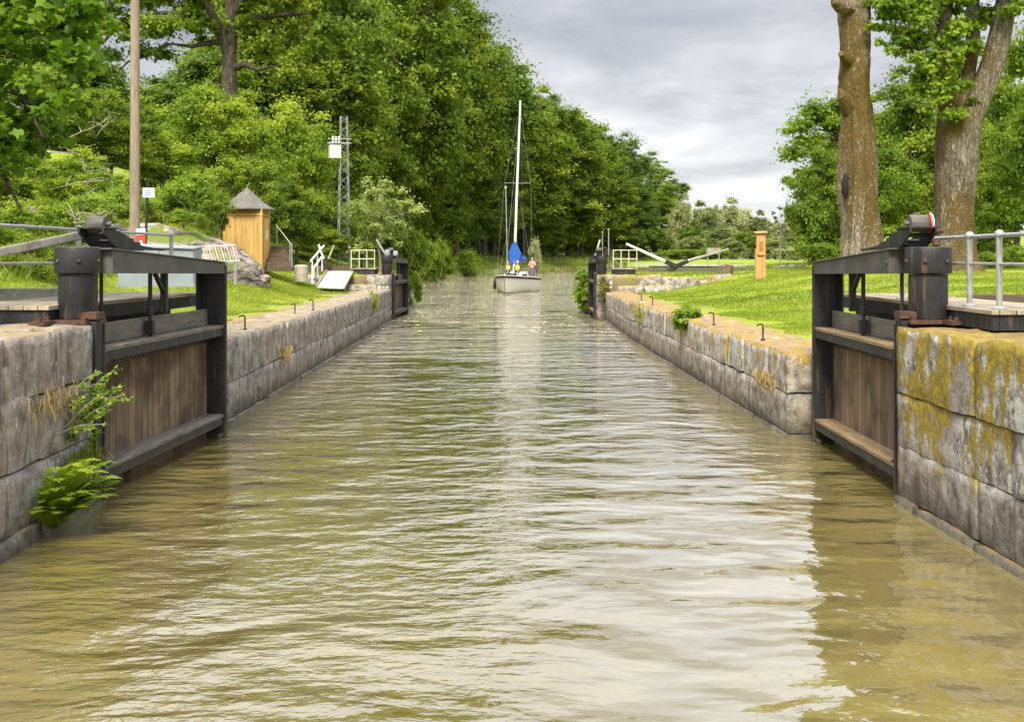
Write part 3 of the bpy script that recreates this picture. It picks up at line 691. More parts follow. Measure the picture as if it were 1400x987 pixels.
        mb = MB().tube([(r0, ry, hz_), (r1, ry, hz_)], 0.020 if side < 0 else 0.022, 10).tube([(r0, ry, 2.55), (r1 - (1.6 if side < 0 else 0), ry, 2.55)], 0.016, 8)
        for p in posts:
            zb = 2.10 if p < 4.9 else 2.4
            mb.tube([(p, ry, zb), (p, ry, hz_)], 0.030, 12).ball((p, ry, hz_+0.012), 0.045)
            mb.lathe([(0.07, 2.101), (0.07, 2.12), (0.035, 2.14), (0.0, 2.14)], 16, (p, ry)) if zb < 2.2 else None
        B(mb, 'railing', M['galv'], dk, smooth=True, bevel=0)
        if side < 0:
            B(MB().bar((-1.3, 1.15, 2.50), (1.5, 0.35, 2.98), 0.07, 0.09, 0.01), 'push_pole', M['greywood'])
    return root, L, fy
lock_gate(-1, 'large black lock gate nearest on the left, swung open against the quay', (-4.20, 11.75), (-3.88, 16.15))
lock_gate(1, 'large black lock gate nearest on the right with red reflector and ochre ledges', (4.45, 11.75), (4.60, 15.5), shared='right_near')
for side, lab, o_, t_ in ((-1, 'distant black lock gate on the left past the white ramp', (-4.12, 47.1), (-3.84, 51.3)),
                          (1, 'distant black lock gate on the right with two upright knobbed rods', (4.46, 46.9), (4.62, 51.3))):
    root, L, fy = lock_gate(side, lab, o_, t_, near=False)
    yB = 1.75
    dk = MB().box(-0.25, 0.75, 0.75, yB+0.1, 2.15, 2.20).build('walkway', M['deck'], root, False, fy)
    MB().box(-0.2, 0.7, 0.8, yB, 1.94, 2.148).build('support_beam', M['iron'], dk, False, fy)
    mb = MB(); ys_ = (0.80, 1.13, 1.46, 1.80)
    for y in ys_: mb.tube([(-0.2, y, 2.2), (-0.2, y, 2.98)], 0.022, 8)
    for z in (2.97, 2.6): mb.bar((-0.2, 0.78, z), (-0.2, 1.83, z), 0.05, 0.04)
    mb.build('railing', m_plain('yellowed_rail', (0.50, 0.50, 0.36), 0.6), dk, False, fy)
    if side < 0:
        MB().tube([(0.1, 0.35, 2.74), (0.3, 0.80, 3.42)], 0.04, 8).build('winch_handle', M['greywood'], root, True, fy)
        MB().lathe([(0, 2.74), (0.1, 2.74), (0.13, 2.86), (0.1, 2.98), (0, 3.0)], 16, (0.1, 0.3)).lathe([(0, 2.74), (0.1, 2.74), (0.12, 2.84), (0.08, 2.94), (0, 2.95)], 16, (0.35, -0.02)).build('bearing_cap', M['greypaint'], root, True, fy)
    else:
        MB().tube([(0.0, 0.62, 2.73), (0.05, 0.62, 3.82)], 0.022, 8).ball((0.05, 0.62, 3.84), 0.05).build('control_rod', M['greywood'], root, True, fy)
        MB().tube([(1.0, 0.42, 2.7), (1.05, 0.42, 3.72)], 0.02, 8).ball((1.05, 0.42, 3.75), 0.045).build('control_rod', M['greywood'], root, True, fy)
        MB().tube([(0.1, 0.05, 2.74), (0.3, 0.27, 3.42)], 0.04, 8).build('winch_handle', M['galv'], root, True, fy)
        MB().box(0.0, 0.25, 0.45, 0.75, 2.73, 3.0, 0.03).build('winch_housing', M['iron'], root, True, fy)

# mooring hooks on the copings
def hook_mesh():
    mb = MB().tube([(0, 0, -0.05), (0, 0, 0.20), (0.0, 0.0, 0.235), (0.035, 0, 0.255), (0.09, 0, 0.245), (0.10, 0, 0.215)], [0.016, 0.016, 0.017, 0.017, 0.015, 0.013], 8)
    mb.lathe([(0, -0.02), (0.04, -0.02), (0.04, 0.012), (0, 0.014)], 12)
    return mb
hm = hook_mesh().build('mooring_hook', M['iron_rust'], None, True)
lefts = [(335, 'nearest of the rusty hooks on the left wall top'), (403, 'middle rusty hook on the left wall top, near the grass edge'), (428, 'farthest rusty hook on the left wall top')]
rights = [(1043, 'nearest rusty hook on the mossy right wall top, white tipped'), (976, 'second rusty hook along the mossy right wall top'), (941, 'third rusty hook along the mossy right wall top'),
          (892, 'fourth small hook along the mossy right wall top'), (877, 'farthest small hook on the mossy right wall top')]
first = True
for px, lab in lefts + rights:
    sgn = -1 if px < 670 else 1
    xx = sgn * (4.45 if sgn < 0 else (4.62 if px > 940 else 4.78))
    r = ray(px, 0); y = xx / r.x * r.y; z = 1.33 if sgn < 0 else 1.25
    o = hm if first else hm.copy()
    if not first: COL.objects.link(o)
    first = False
    o.location = (xx, y, z - 0.01); o.rotation_euler = (0, rg.uniform(-.1, .1), math.radians(200 if sgn < 0 else 180) + rg.uniform(-.3, .3))
    tag(o, lab, 'mooring hook', 'rusty mooring hooks on the wall tops')

# ---------------------------------------------------------------- things on the left bank
def on(px, Y): p = D(px, 354, Y); return p.x, p.y
# grey metal box
x, y = on(222, 21.0); z = 2.08
b = empty('storage_box', 'pale grey metal storage box behind the nearest left gate', 'storage box', (x, y, z), math.radians(4))
MB().box(-0.72, 0.66, -0.4, 0.4, 0, 0.74, 0.012).box(-0.74, 0.68, -0.41, -0.40, 0.0, 0.05).box(-0.08, 0.02, -0.43, -0.401, 0.0, 0.74).build('body', M['greypaint'], b)
MB().hexa([(-0.75,-0.44,0.745),(0.69,-0.44,0.70),(0.69,0.44,0.74),(-0.75,0.44,0.79),(-0.75,-0.44,0.775),(0.69,-0.44,0.725),(0.69,0.44,0.765),(-0.75,0.44,0.82)]).build('lid', M['greypaint'], b, bevel=0.004)
MB().box(0.16, 0.30, -0.43, -0.40, 0.48, 0.57, 0.008).build('handle', M['iron'], b)
# faded red and white barrier
x0, y0 = on(266, 24.0); x1, y1 = on(322, 25.0)
b = empty('barrier', 'faded red and white slatted barrier by the rocks', 'barrier', (x0, y0, 2.52), math.atan2(y1-y0, x1-x0))
Lb = math.hypot(x1-x0, y1-y0)
MB().bar((0,0,0.33),(Lb,0,0.40),0.03,0.035).bar((0.05,-0.1,0.0),(Lb+0.02,-0.1,0.04),0.03,0.035).build('frame', M['white'], b)
for k in range(14):
    u = 0.04 + k * (Lb - 0.06) / 13
    MB().bar((u, 0, 0.35 + 0.05*u), (u + 0.05, -0.1, 0.02), 0.032, 0.01).build('slat', M['redwhite'] if k % 2 else M['white'], b)
MB().bar((0.05,-0.1,-0.5),(0.05,-0.1,0.0),0.04).build('leg', M['galv'], b); MB().bar((Lb-0.1,-0.1,-0.5),(Lb-0.1,-0.1,0.02),0.04).build('leg', M['galv'], b)
# red and white marker
x, y = on(193, 27.0)
b = empty('warning_marker', 'small red and white marker beside the black sign post', 'marker', (x, y, 3.1), 0.1)
MB().hexa([(-0.13,-0.05,-0.35),(0.13,-0.05,-0.35),(0.13,0.05,-0.35),(-0.13,0.05,-0.35),(-0.10,-0.05,0.22),(0.10,-0.05,0.22),(0.10,0.05,0.22),(-0.10,0.05,0.22)]).build('body', M['red'], b, bevel=0.02)
MB().prism([(-0.02,-0.05),(0.03,-0.05),(0.10,-0.33),(0.04,-0.33),(0.0,-0.18),(-0.03,-0.33),(-0.09,-0.33)], -0.062, -0.052).box(-0.11,0.11,-0.062,-0.051,0.08,0.235).build('white_marking', M['white'], b)
# sign on a black pole
x, y = on(197, 27.5); g0 = gz(x, y)
b = empty('sign_post', 'white notice sign on a thin black pole before the bushes', 'sign', (x, y, 0), 0.05)
zt = 2.6 + (354-248)/1500*27.5
MB().tube([(0,0,min(g0, 2.6)-0.2),(0.09,0,zt)], 0.035, 8).build('pole', M['iron'], b, True)
zs = 2.6 + (354-264.5)/1500*27.5
sg = MB().box(-0.02, 0.27, -0.06, -0.045, zs-0.12, zs+0.12, 0.004).build('sign_panel', M['white'], b)
mb = MB()
for i, (xa, xb, zz_) in enumerate([(0.05,0.20,0.055),(0.04,0.22,0.005),(0.06,0.19,-0.05)]):
    u = xa
    while u < xb: 
        wd_ = rg.uniform(0.012, 0.03); mb.box(u, min(xb, u+wd_), -0.064, -0.0605, zs+zz_-0.014, zs+zz_+0.014); u += wd_ + 0.008
mb.build('lettering', m_plain('sign_blue', (0.10, 0.16, 0.30), 0.6), sg)
# utility pole
x, y = on(184, 31); g0 = gz(x, y)
tag(MB().tube([(x,y,g0-0.6),(x+0.01,y,6),(x+0.02,y,16)], [0.155,0.13,0.10], 20).build('utility_pole', M['pole'], None, True), 'tall grey wooden utility pole rising from the rocks', 'utility pole')
# ochre hut
hx, hy = on(331, 41.0); hzb = 2.38; hb = empty('wooden_hut', 'small ochre board hut with grey pyramid roof beside the rocks', 'hut', (hx+0.02, hy+0.72, hzb), 0.0)
MB().box(-0.70, 0.70, -0.70, 0.70, -0.3, 2.12).build('wall', M['ochre'], hb)
mb = MB()
for sx in (-0.72, 0.66): 
    for sy in (-0.72, 0.66): mb.box(sx, sx+0.06, sy, sy+0.06, -0.3, 2.12)
mb.box(-0.73, 0.73, -0.735, -0.70, 1.84, 1.90).box(0.70, 0.735, -0.73, 0.73, 1.84, 1.90)
k = -0.62
while k < 0.66: mb.box(k, k+0.022, -0.722, -0.70, -0.3, 1.84).box(0.70, 0.722, k, k+0.022, -0.3, 1.84); k += 0.14
mb.build('trim', M['ochre_plain'], hb)
mb = MB(); k = -0.62
MBd = MB().box(-0.64, 0.64, -0.712, -0.701, 1.905, 2.10).box(0.701, 0.712, -0.64, 0.64, 1.905, 2.10).build('lattice_shade', M['dark'], hb)  # black sheets on the solid walls, painted shade behind the lattice
while k < 0.55:
    mb.bar((k, -0.72, 1.91), (k+0.17, -0.72, 2.09), 0.018, 0.012, up=(0,1,0)).bar((k+0.17, -0.724, 1.91), (k, -0.724, 2.09), 0.018, 0.012, up=(0,1,0))
    mb.bar((0.72, k, 1.91), (0.72, k+0.17, 2.09), 0.018, 0.012, up=(1,0,0)).bar((0.724, k+0.17, 1.91), (0.724, k, 2.09), 0.018, 0.012, up=(1,0,0)); k += 0.085
mb.build('lattice', M['ochre_plain'], hb)
dr = MB().box(0.724, 0.745, -0.35, 0.35, -0.1, 1.78).build('door', M['ochre_plain'], hb)
MB().box(0.746, 0.76, -0.1, 0.14, 0.95, 1.28).build('notice', M['white'], dr)
mb = MB(); n = 8
prof = [(0.0, 2.92), (0.35, 2.62), (0.75, 2.28), (1.08, 2.10), (1.08, 2.06), (0.7, 2.10), (0.0, 2.10)]
rings = []
for r, z in prof:
    rr = []
    for k in range(8):
        a = math.pi/8 + k * math.pi/4
        rr.append(mb.bm.verts.new((r*math.cos(a), r*math.sin(a), z)))
    rings.append(rr)
for A, B_ in zip(rings, rings[1:]):
    for k in range(8): mb.bm.faces.new((A[k], A[(k+1)%8], B_[(k+1)%8], B_[k]))
rf = mb.build('roof', M['shingle'], hb)
MB().tube([(0,0,2.9),(0.02,0,3.0),(0.12,0,3.08)], 0.02, 6).build('finial', M['twig'], rf)
# steps beside the hut
sb = empty('wooden_steps', 'brown timber steps with a pale handrail right of the ochre hut', 'steps', (hx+0.80, hy+0.4, hzb), 0)
for i in range(5):
    MB().box(0.0, 1.0 - 0.13*i, 0.30*i, 0.30*i+0.3, 0.15*i-0.25, 0.15*i+0.12, 0.01).build('step', M['sleeper'], sb)
MB().tube([(0.98,-0.05,-0.1),(0.98,-0.05,0.75),(0.90,0.1,0.80),(0.12,1.5,1.50)], 0.022, 8).tube([(0.12,1.5,0.5),(0.12,1.5,1.5)], 0.022, 8).tube([(0.86,0.2,-0.1),(0.86,0.2,0.80)], 0.02, 8).build('handrail', M['galv'], sb, True)
# concrete well ring
x, y = on(411.5, 43.5); g0 = gz(x, y)
tag(MB().lathe([(0.0,-0.3),(0.26,-0.3),(0.27,0.30),(0.23,0.345),(0.0,0.36)], 24).build('concrete_ring', m_plain('concrete', (0.42,0.38,0.30), 0.9, 0, 0.25, 5, (0.22,0.18,0.12), 0.5, 0.4), None, True), 'low round concrete ring on the grass between steps and white ramp', 'well ring').location = (x, y, 2.6 - 9/1500*43.5 - 0.33)
# ramp and its rails
rp_ = empty('ramp', 'white weathered board ramp leading up beside the far left gate', 'ramp', (0, 0, 0), 0)
a, b_ = D(433, 392, 43.4), D(471, 393, 43.4); c_, d_ = D(483, 371, 46.2), D(447, 370.5, 46.2)
MB().hexa([a-Vector((0,0,.06)), b_-Vector((0,0,.06)), c_-Vector((0,0,.06)), d_-Vector((0,0,.06)), a, b_, c_, d_]).build('board', m_planks('ramp_boards', (0.62,0.58,0.53), 0.2, 'xy', (0.36,0.32,0.27), 0.8, 0.5), rp_)
MB().bar(a+Vector((0,0,.03)), d_+Vector((0,0,.03)), 0.05, 0.07).bar(b_+Vector((0,0,.0)), c_+Vector((0,0,.0)), 0.04, 0.05).build('kerb', M['greywood'], rp_)
rl = empty('stair_railing', 'pair of crossing white handrails left of the white ramp', 'railing', (0, 0, 0), 0)
MB().bar(D(424.6,357.4,43.2), D(443,336,46.2), 0.06, 0.06).build('handrail', M['white'], rl)
MB().bar(D(428.5,367,44.0), D(441,350,46.0), 0.06, 0.06).bar(D(435.6,334.6,45.8), D(442.5,354,45.6), 0.06, 0.06).build('handrail', M['white'], rl)
for px, ya, yb, Y in ((427,357,388,43.3),(434,349,380,44.6),(440.5,351,371,46.0),(429,366,380,44.0)):
    MB().bar(D(px, yb, Y), D(px, ya, Y), 0.05, 0.05).build('post', M['white'], rl)
# sluice lever
lv = empty('sluice_lever', 'pale tipped leaning lever behind the white handrails', 'lever', (0,0,0), 0)
MB().tube([D(447,360,47.2), D(456.5,335.5,47.4)], [0.05, 0.04], 10).build('handle', M['greywood'], lv, True)
MB().bar(D(444,368,47.2), D(449.5,354,47.2), 0.16, 0.12, 0.02).build('bracket', M['iron'], lv)
a, b_ = D(420, 366, 47.6), D(482, 365, 47.6); a.z = b_.z = 2.13
tag(MB().bar(a, b_, 0.3, 0.34, 0.02).build('timber_sleeper', M['sleeper'], None), 'long brown timber sleeper on the grass behind the white ramp', 'timber')
# lattice pylon
x, y = on(470, 56); g0 = gz(x, y); zt = 2.6 + (354-160)/1500*56
py = empty('lattice_mast', 'thin grey lattice mast carrying a transformer box among the trees', 'lattice mast', (x, y, g0-0.3), 0.3)
hgt = zt - g0 + 0.3; mb = MB()
def wdt(z): return 0.30 - 0.14 * z / hgt
for sx, sy in ((1,1),(1,-1),(-1,1),(-1,-1)): mb.bar((sx*wdt(0), sy*wdt(0), 0), (sx*wdt(hgt), sy*wdt(hgt), hgt), 0.04, 0.04)
k = 0; n = int(hgt/0.42)
for i in range(n):
    z0, z1 = i*hgt/n, (i+1)*hgt/n; w0, w1 = wdt(z0), wdt(z1); s_ = 1 if i % 2 else -1
    for (u0, v0, u1, v1) in ((-s_,-1,s_,-1),(s_,1,-s_,1),(-1,s_,-1,-s_),(1,-s_,1,s_)): mb.bar((u0*w0, v0*w0, z0), (u1*w1, v1*w1, z1), 0.03, 0.02)
mb.build('mast', M['mastgrey'], py)
zb = 2.6 + (354-218)/1500*56 - (g0-0.3)
bx = MB().box(-0.75, -0.17, -0.25, 0.25, zb, zb+0.68, 0.02).build('transformer_box', m_plain('transformer_paint', (0.52,0.54,0.50), 0.6, 0, 0.1, 3, (0.3,0.3,0.27), 0.4), py)
MB().box(-0.60, -0.25, -0.27, -0.251, zb+0.38, zb+0.58).build('panel', M['white'], bx)
MB().bar((-0.8,-0.2,zb+0.80),(0.35,-0.2,zb+0.80),0.05,0.05).bar((-0.8,0.2,zb+0.80),(0.35,0.2,zb+0.80),0.05,0.05).bar((-0.8,-0.2,zb+1.0),(0.35,-0.2,zb+1.0),0.04,0.04).build('cross_arm', M['galv'], py)
for xx in (-0.55, -0.4, -0.25): MB().lathe([(0,zb+0.83),(0.06,zb+0.83),(0.03,zb+0.9),(0.065,zb+0.95),(0.03,zb+1.0),(0.06,zb+1.08),(0,zb+1.16)], 10, (xx, 0)).build('insulator', M['white'], py, True)
# rock outcrop
def rock(lumps, name, label, amp=0.35, sub=5):
    bm = bmesh.new()
    for (c, r) in lumps:
        bmesh.ops.create_icosphere(bm, subdivisions=sub, radius=1, matrix=Matrix.Translation(c) @ Matrix.Rotation(rg.uniform(-.3,.3), 4, 'Z') @ Matrix.Diagonal((*r, 1)))
    for v in bm.verts:
        p = v.co; n = mnoise.noise_vector(p*0.55)*amp*1.2 + mnoise.noise_vector(Vector((p.x*1.2, p.y*1.2, p.z*3.5)))*amp*0.55 + mnoise.noise_vector(p*5)*amp*0.12
        st = mnoise.noise(Vector((p.x*0.9+p.z*0.8, p.y*0.9, p.z*2.2)))
        v.co = p + n + Vector((0.0, -0.25 if st > 0.12 else 0.0, 0)) * amp
    bmesh.ops.recalc_face_normals(bm, faces=bm.faces)
    me = bpy.data.meshes.new(name); bm.to_mesh(me); bm.free()
    return tag(link(name, me, M['rock'], None, True), label, 'rock')
rock([((-13.2, 36.2, 2.2), (2.6, 2.2, 1.75)), ((-11.0, 36.6, 2.0), (2.4, 2.2, 1.75)), ((-9.3, 36.9, 1.7), (1.7, 1.9, 1.55)), ((-10.4, 35.0, 1.5), (1.6, 1.3, 1.15)), ((-15.5, 35.5, 2.3), (2.3, 2.2, 1.8))],
     'rock_outcrop', 'broad pinkish grey rock outcrop between the pole and the ochre hut', 0.4)
# grey stone by the barrier foot
# ---------------------------------------------------------------- things on the right bank
x, y = on(1039.5, 42.5); g0 = 2.6 - 31/1500*42.5
nb = empty('information_post', 'fresh pine post with small roofed box standing on the right lawn', 'post', (x, y, g0), 0.12)
MB().box(-0.20,-0.10,-0.06,0.06,-0.2,1.28).box(0.08,0.19,-0.06,0.06,-0.2,1.86).build('post', M['freshwood'], nb)
MB().box(-0.17,0.14,-0.12,-0.061,1.02,1.80,0.008).box(-0.10,0.07,-0.05,0.05,0.0,1.1).box(-0.15,-0.1,-0.06,0.06,1.28,1.85).build('box', M['freshwood'], nb)
MB().box(-0.09,0.06,-0.135,-0.121,1.18,1.55).build('opening_shade', m_plain('wood_recess_shade', (0.30,0.15,0.06), 0.8), nb)  # raised panel in darker pine, shade of a recess put into its colour
MB().hexa([(-0.24,-0.2,1.86),(0.23,-0.2,1.89),(0.23,0.12,1.93),(-0.24,0.12,1.90),(-0.24,-0.2,1.90),(0.23,-0.2,1.93),(0.23,0.12,1.97),(-0.24,0.12,1.94)]).build('roof', M['freshwood'], nb)
x, y = on(993.5, 47.5)
st = MB().lathe([(0.0,-0.35),(0.33,-0.35),(0.30,0.0),(0.27,0.25),(0.29,0.40),(0.27,0.44),(0.0,0.46)], 18)
for v in st.bm.verts: v.co += mnoise.noise_vector(v.co*3)*0.05
o = st.build('tree_stump', M['bark_bare'], None, True); o.location = (x, y, 2.6 - 22/1500*47.5 - 0.02); tag(o, 'short thick tree stump left of the pine post', 'tree stump')
def pole(name, label, p, q, r0, r1, mat): return tag(MB().tube([p, p.lerp(q, .5), q], [r0, (r0+r1)/2, r1], 12).build(name, mat, None, True), label, 'pole')
b = empty('balance_pole', 'thick white painted pole slanting up left from a dark socket', 'pole', (0,0,0), 0)
MB().tube([D(856,333.5,55), D(912,359,55)], [0.06, 0.09], 14).build('shaft', M['white'], b, True)
MB().bar(D(909,357.5,55), D(928,366,55), 0.26, 0.22, 0.03).build('socket', M['iron'], b)
b = empty('balance_pole', 'slimmer grey pole slanting up right from a dark socket', 'pole', (0,0,0), 0)
MB().tube([D(996,341,56), D(938,357.5,55.5)], [0.05, 0.09], 14).build('shaft', M['greywood'], b, True)
MB().bar(D(940,357,55.5), D(922,365,55.3), 0.22, 0.2, 0.03).build('socket', M['iron'], b)
a, c_ = D(828, 364, 60), D(1050, 377, 50); a.z = 2.02; c_.z = 2.0
tag(MB().bar(a, c_, 0.35, 0.30, 0.02).build('timber_beam', M['ledge_wood'], None), 'long dark squared timber lying along the back of the right lawn', 'timber')
jt = empty('wooden_jetty', 'pale grey plank jetty behind the dark timber on the right', 'jetty', (0,0,0), 0)
a, c_ = D(885, 360, 68), D(1032, 361, 62); a.z = c_.z = 2.22
MB().bar(a, c_, 2.2, 0.10).build('deck', m_plain('jetty_boards', (0.42,0.40,0.36), 0.8, 0, 0.2, 3, (0.2,0.18,0.15), 0.4), jt)
MB().bar(a-Vector((0,1.0,0.2)), c_-Vector((0,1.0,0.2)), 0.15, 0.28).build('edge_beam', M['greywood'], jt)
nbd = empty('notice_board', 'small grey board on two thin legs behind the slanting poles', 'notice board', (0,0,0), 0)
a, c_ = D(966, 339, 60), D(985, 348, 60)
MB().box(a.x, c_.x, 59.97, 60.03, c_.z, a.z, 0.01).build('panel', M['greywood'], nbd)
for px in (967.5, 983): MB().bar(D(px, 364, 60), D(px, 348, 60), 0.05).build('leg', M['greywood'], nbd)
mb = MB()
for k in range(26):
    x, y = on(rg.uniform(1062, 1100), rg.uniform(50, 55)); mb.ball((x, y, gz(x, y)+0.03), rg.uniform(0.08, 0.2), (1.3, 1, 0.7), 8)
for v in mb.bm.verts: v.co += mnoise.noise_vector(v.co*5)*0.06
tag(mb.build('rubble', M['rock'], None, True), 'scattered reddish rubble stones at the back of the right lawn', 'rubble', kind='stuff')
# timber kerb behind the near right walkway
a = D(1316, 404, 14.2)
tag(MB().box(a.x, a.x+1.6, 13.9, 14.1, 1.9, 2.14, 0.01).build('timber_block', M['sleeper'], None), 'brown squared timber behind the railing of the nearest right gate', 'timber')
a = D(30, 393, 15.0)
tag(MB().box(a.x-1.6, a.x+0.45, 14.9, 15.15, 1.9, 2.2, 0.01).build('timber_block', M['greywood'], None), 'grey weathered timber behind the railing of the nearest left gate', 'timber')

# ---------------------------------------------------------------- sailing boat
bow = G(690.5, 401, 0.0); bt = empty('sailboat', 'white sailing boat with blue sail cover coming up the canal', 'sailing boat', (bow.x, bow.y, 0), 0)
yawb = math.radians(-11); bt.rotation_euler = (0, math.radians(1.0), yawb)      # local +y runs aft
LB = 9.2
def sec(t):   # half beam at deck, half beam at water, sheer height, keel depth
    hb = 1.74 * (math.sin(min(1, t*1.55)*math.pi/2) ** 0.85) * (1 - 0.22*max(0, t-0.6)/0.4)
    return hb, hb * (0.70 + 0.22*min(1, t*1.6)), 1.34 - 0.45*t + 0.12*t*t, -0.35
NS = 18; rows = []
for i in range(NS+1):
    t = i/NS; hb, hw, sh, kd = sec(t); y = -0.55*(1-t)**8 + LB*t
    hb = max(hb, 0.02); hw = max(hw, 0.012)
    yb = lambda z: y + (0.35*(1-t)**3)*(1 - (z+0.35)/1.8)*2
    prof = [(0.0, kd), (hw*0.75, kd*0.6), (hw, 0.0), (hw*0.55+hb*0.45, sh*0.35), (hw*0.2+hb*0.8, sh*0.72), (hb, sh)]
    rows.append([(x, yb(z), z) for x, z in prof])
def loft(rows, i0, i1, mat, name, par, extra=None):
    mb = MB(); 
    for s_ in (1, -1):
        g = [[mb.bm.verts.new((s_*x, y, z)) for x, y, z in r[i0:i1]] for r in rows]
        for A, B_ in zip(g, g[1:]):
            for k in range(len(A)-1): mb.bm.faces.new((A[k], A[k+1], B_[k+1], B_[k]))
    return mb
hullm = m_plain('cream_gelcoat', (0.90, 0.89, 0.85), 0.3, 0, 0.03, 3, (0.75,0.7,0.6), 0.3)
mb = loft(rows, 0, 6, None, None, None); tr = [rows[-1]]
vs = [mb.bm.verts.new((x, y+0.01, z)) for x, y, z in rows[-1]] + [mb.bm.verts.new((-x, y+0.01, z)) for x, y, z in rows[-1][::-1][:-1]]
mb.bm.faces.new(vs)
mb.build('hull', hullm, bt, True)
mb = MB(); g = []
for r in rows:
    x, y, z = r[5]; g.append([mb.bm.verts.new((-x, y, z-0.01)), mb.bm.verts.new((0, y, z+0.05)), mb.bm.verts.new((x, y, z-0.01))])
for A, B_ in zip(g, g[1:]):
    for k in range(2): mb.bm.faces.new((A[k], A[k+1], B_[k+1], B_[k]))
mb.build('deck', M['white'], bt, True)
mb = MB()
for s_ in (1, -1):
    g = []
    for r in rows:
        x, y, z = r[5]; g.append([mb.bm.verts.new((s_*(x+0.02), y-0.01, z-0.02)), mb.bm.verts.new((s_*(x*0.985+0.02), y-0.01, z-0.16))])
    for A, B_ in zip(g, g[1:]): mb.bm.faces.new((A[0], A[1], B_[1], B_[0]))
mb.build('rubbing_strake', M['iron'], bt)
MB().tube([(s[5][0]+0.0, s[5][1], s[5][2]+0.01) for s in rows], 0.035, 8).tube([(-s[5][0], s[5][1], s[5][2]+0.01) for s in rows], 0.035, 8).build('toe_rail', M['white'], bt, True)
mb = MB()
for s_ in (1, -1):
    for A, B_ in zip(rows, rows[1:]):
        a1 = A[2]; b1 = B_[2]
        mb.bm.faces.new([mb.bm.verts.new(q) for q in ((s_*(a1[0]+0.006), a1[1]-0.006, -0.3), (s_*(b1[0]+0.006), b1[1]-0.006, -0.3), (s_*(b1[0]+0.012), b1[1]-0.008, 0.10), (s_*(a1[0]+0.012), a1[1]-0.008, 0.10))])
mb.build('bottom_paint', m_plain('dark_bottom', (0.06,0.04,0.035), 0.7), bt)
# cabin
cb = MB().hexa([(-0.75,2.6,1.15),(0.75,2.6,1.15),(0.85,6.2,1.0),(-0.85,6.2,1.0),(-0.55,3.0,1.50),(0.55,3.0,1.50),(0.72,6.15,1.58),(-0.72,6.15,1.58)]).build('cabin', M['white'], bt, bevel=0.05)
MB().hexa([(-0.45,2.58,1.30),(0.45,2.58,1.30),(0.4,2.80,1.44),(-0.4,2.80,1.44),(-0.45,2.62,1.32),(0.45,2.62,1.32),(0.4,2.85,1.46),(-0.4,2.85,1.46)]).build('window', M['dark'], cb)
for s_ in (1,-1): MB().hexa([(s_*0.79,3.4,1.22),(s_*0.81,5.6,1.18),(s_*0.80,5.6,1.18),(s_*0.78,3.4,1.22),(s_*0.70,3.5,1.40),(s_*0.74,5.5,1.42),(s_*0.72,5.5,1.42),(s_*0.68,3.5,1.40)]).build('window', M['dark'], cb)
# rigging
mz0, mz1 = 1.5, 15.0
lean = 0.022
mast = MB().tube([(0,3.9,mz0),(0.10,3.95,8),(0.24,4.05,mz1)], [0.11,0.10,0.07], 12).box(0.17,0.31,3.98,4.12,mz1,mz1+0.12).build('mast', M['white'], bt, True)
MB().bar((-1.05+0.14,4.0,8.6),(1.05+0.14,4.0,8.6),0.05,0.03).build('spreader', M['galv'], mast)
mb = MB(); wire = lambda a, b, r=0.007: mb.tube([a, b], r, 5)
top = (0.23, 4.04, 14.7)
for s_ in (1,-1):
    wire((s_*1.45,4.1,1.1),(s_*1.05+0.14,4.0,8.6)); wire((s_*1.05+0.14,4.0,8.6), top); wire((s_*1.40,4.6,1.1),(0.13,4.0,8.4))
wire((0,0.0,1.45), top); wire((0,9.1,1.1), top)
mb.build('rigging', M['galv'], mast)
MB().tube([(-0.25,2.3,1.5),(-0.55,2.6,8.0)], 0.035, 8).ball((-0.56,2.6,8.1), 0.09, (1,1,1.8)).build('spinnaker_pole', M['galv'], bt, True)
boom = MB().tube([(0.02,4.1,2.35),(0.25,7.9,2.45)], 0.07, 10).build('boom', M['galv'], bt, True)
blue = m_plain('blue_canvas', (0.015, 0.10, 0.42), 0.75, 0, 0.3, 3, (0.01,0.05,0.25), 0.4, 0.4)
mb = MB(); g = []
for i in range(13):
    t = i/12; x = 0.02 + 0.24*t; y = 3.8 + 3.9*t; zt = 4.05*(1-t)**2.2 + (1-(1-t)**2.2)*2.75; zb_ = 2.15 + 0.25*t; w_ = 0.34*(1-t)+0.16; g.append([])
    for k in range(12):
        a = 2*math.pi*k/12; zc = (zt+zb_)/2; hh = (zt-zb_)/2; q = math.sin(a)
        wv_ = w_*(1-0.75*max(0,q))*(1+0.15*math.sin(5*a+i))
        g[-1].append(mb.bm.verts.new((x + wv_*math.cos(a), y, zc + hh*q)))
for A, B_ in zip(g, g[1:]):
    for k in range(12): mb.bm.faces.new((A[k], A[(k+1)%12], B_[(k+1)%12], B_[k]))
mb.bm.faces.new(g[0][::-1]); mb.bm.faces.new(g[-1])
mb.build('sail_cover', blue, boom, True)
mb = MB()
for s_ in (1,-1):
    pts = [(s_*0.02, -0.35, 2.0), (s_*0.45,0.5,2.0),(s_*0.8,1.2,1.95)]
    mb.tube(pts, 0.018, 6)
    for p in pts[1:]: mb.tube([(p[0], p[1], 1.3), p], 0.016, 6)
    for yy in (2.6,4.2,5.8,7.4,8.9):
        mb.tube([(s_*1.42*(1 if yy>3 else 0.9),yy,1.1),(s_*1.42*(1 if yy>3 else 0.9),yy,1.75)], 0.014, 6)
    mb.tube([(s_*0.8,1.2,1.95),(s_*1.28,2.6,1.75),(s_*1.42,4.2,1.73),(s_*1.42,8.9,1.72)], 0.010, 5)
mb.build('guard_rail', M['galv'], bt, True)
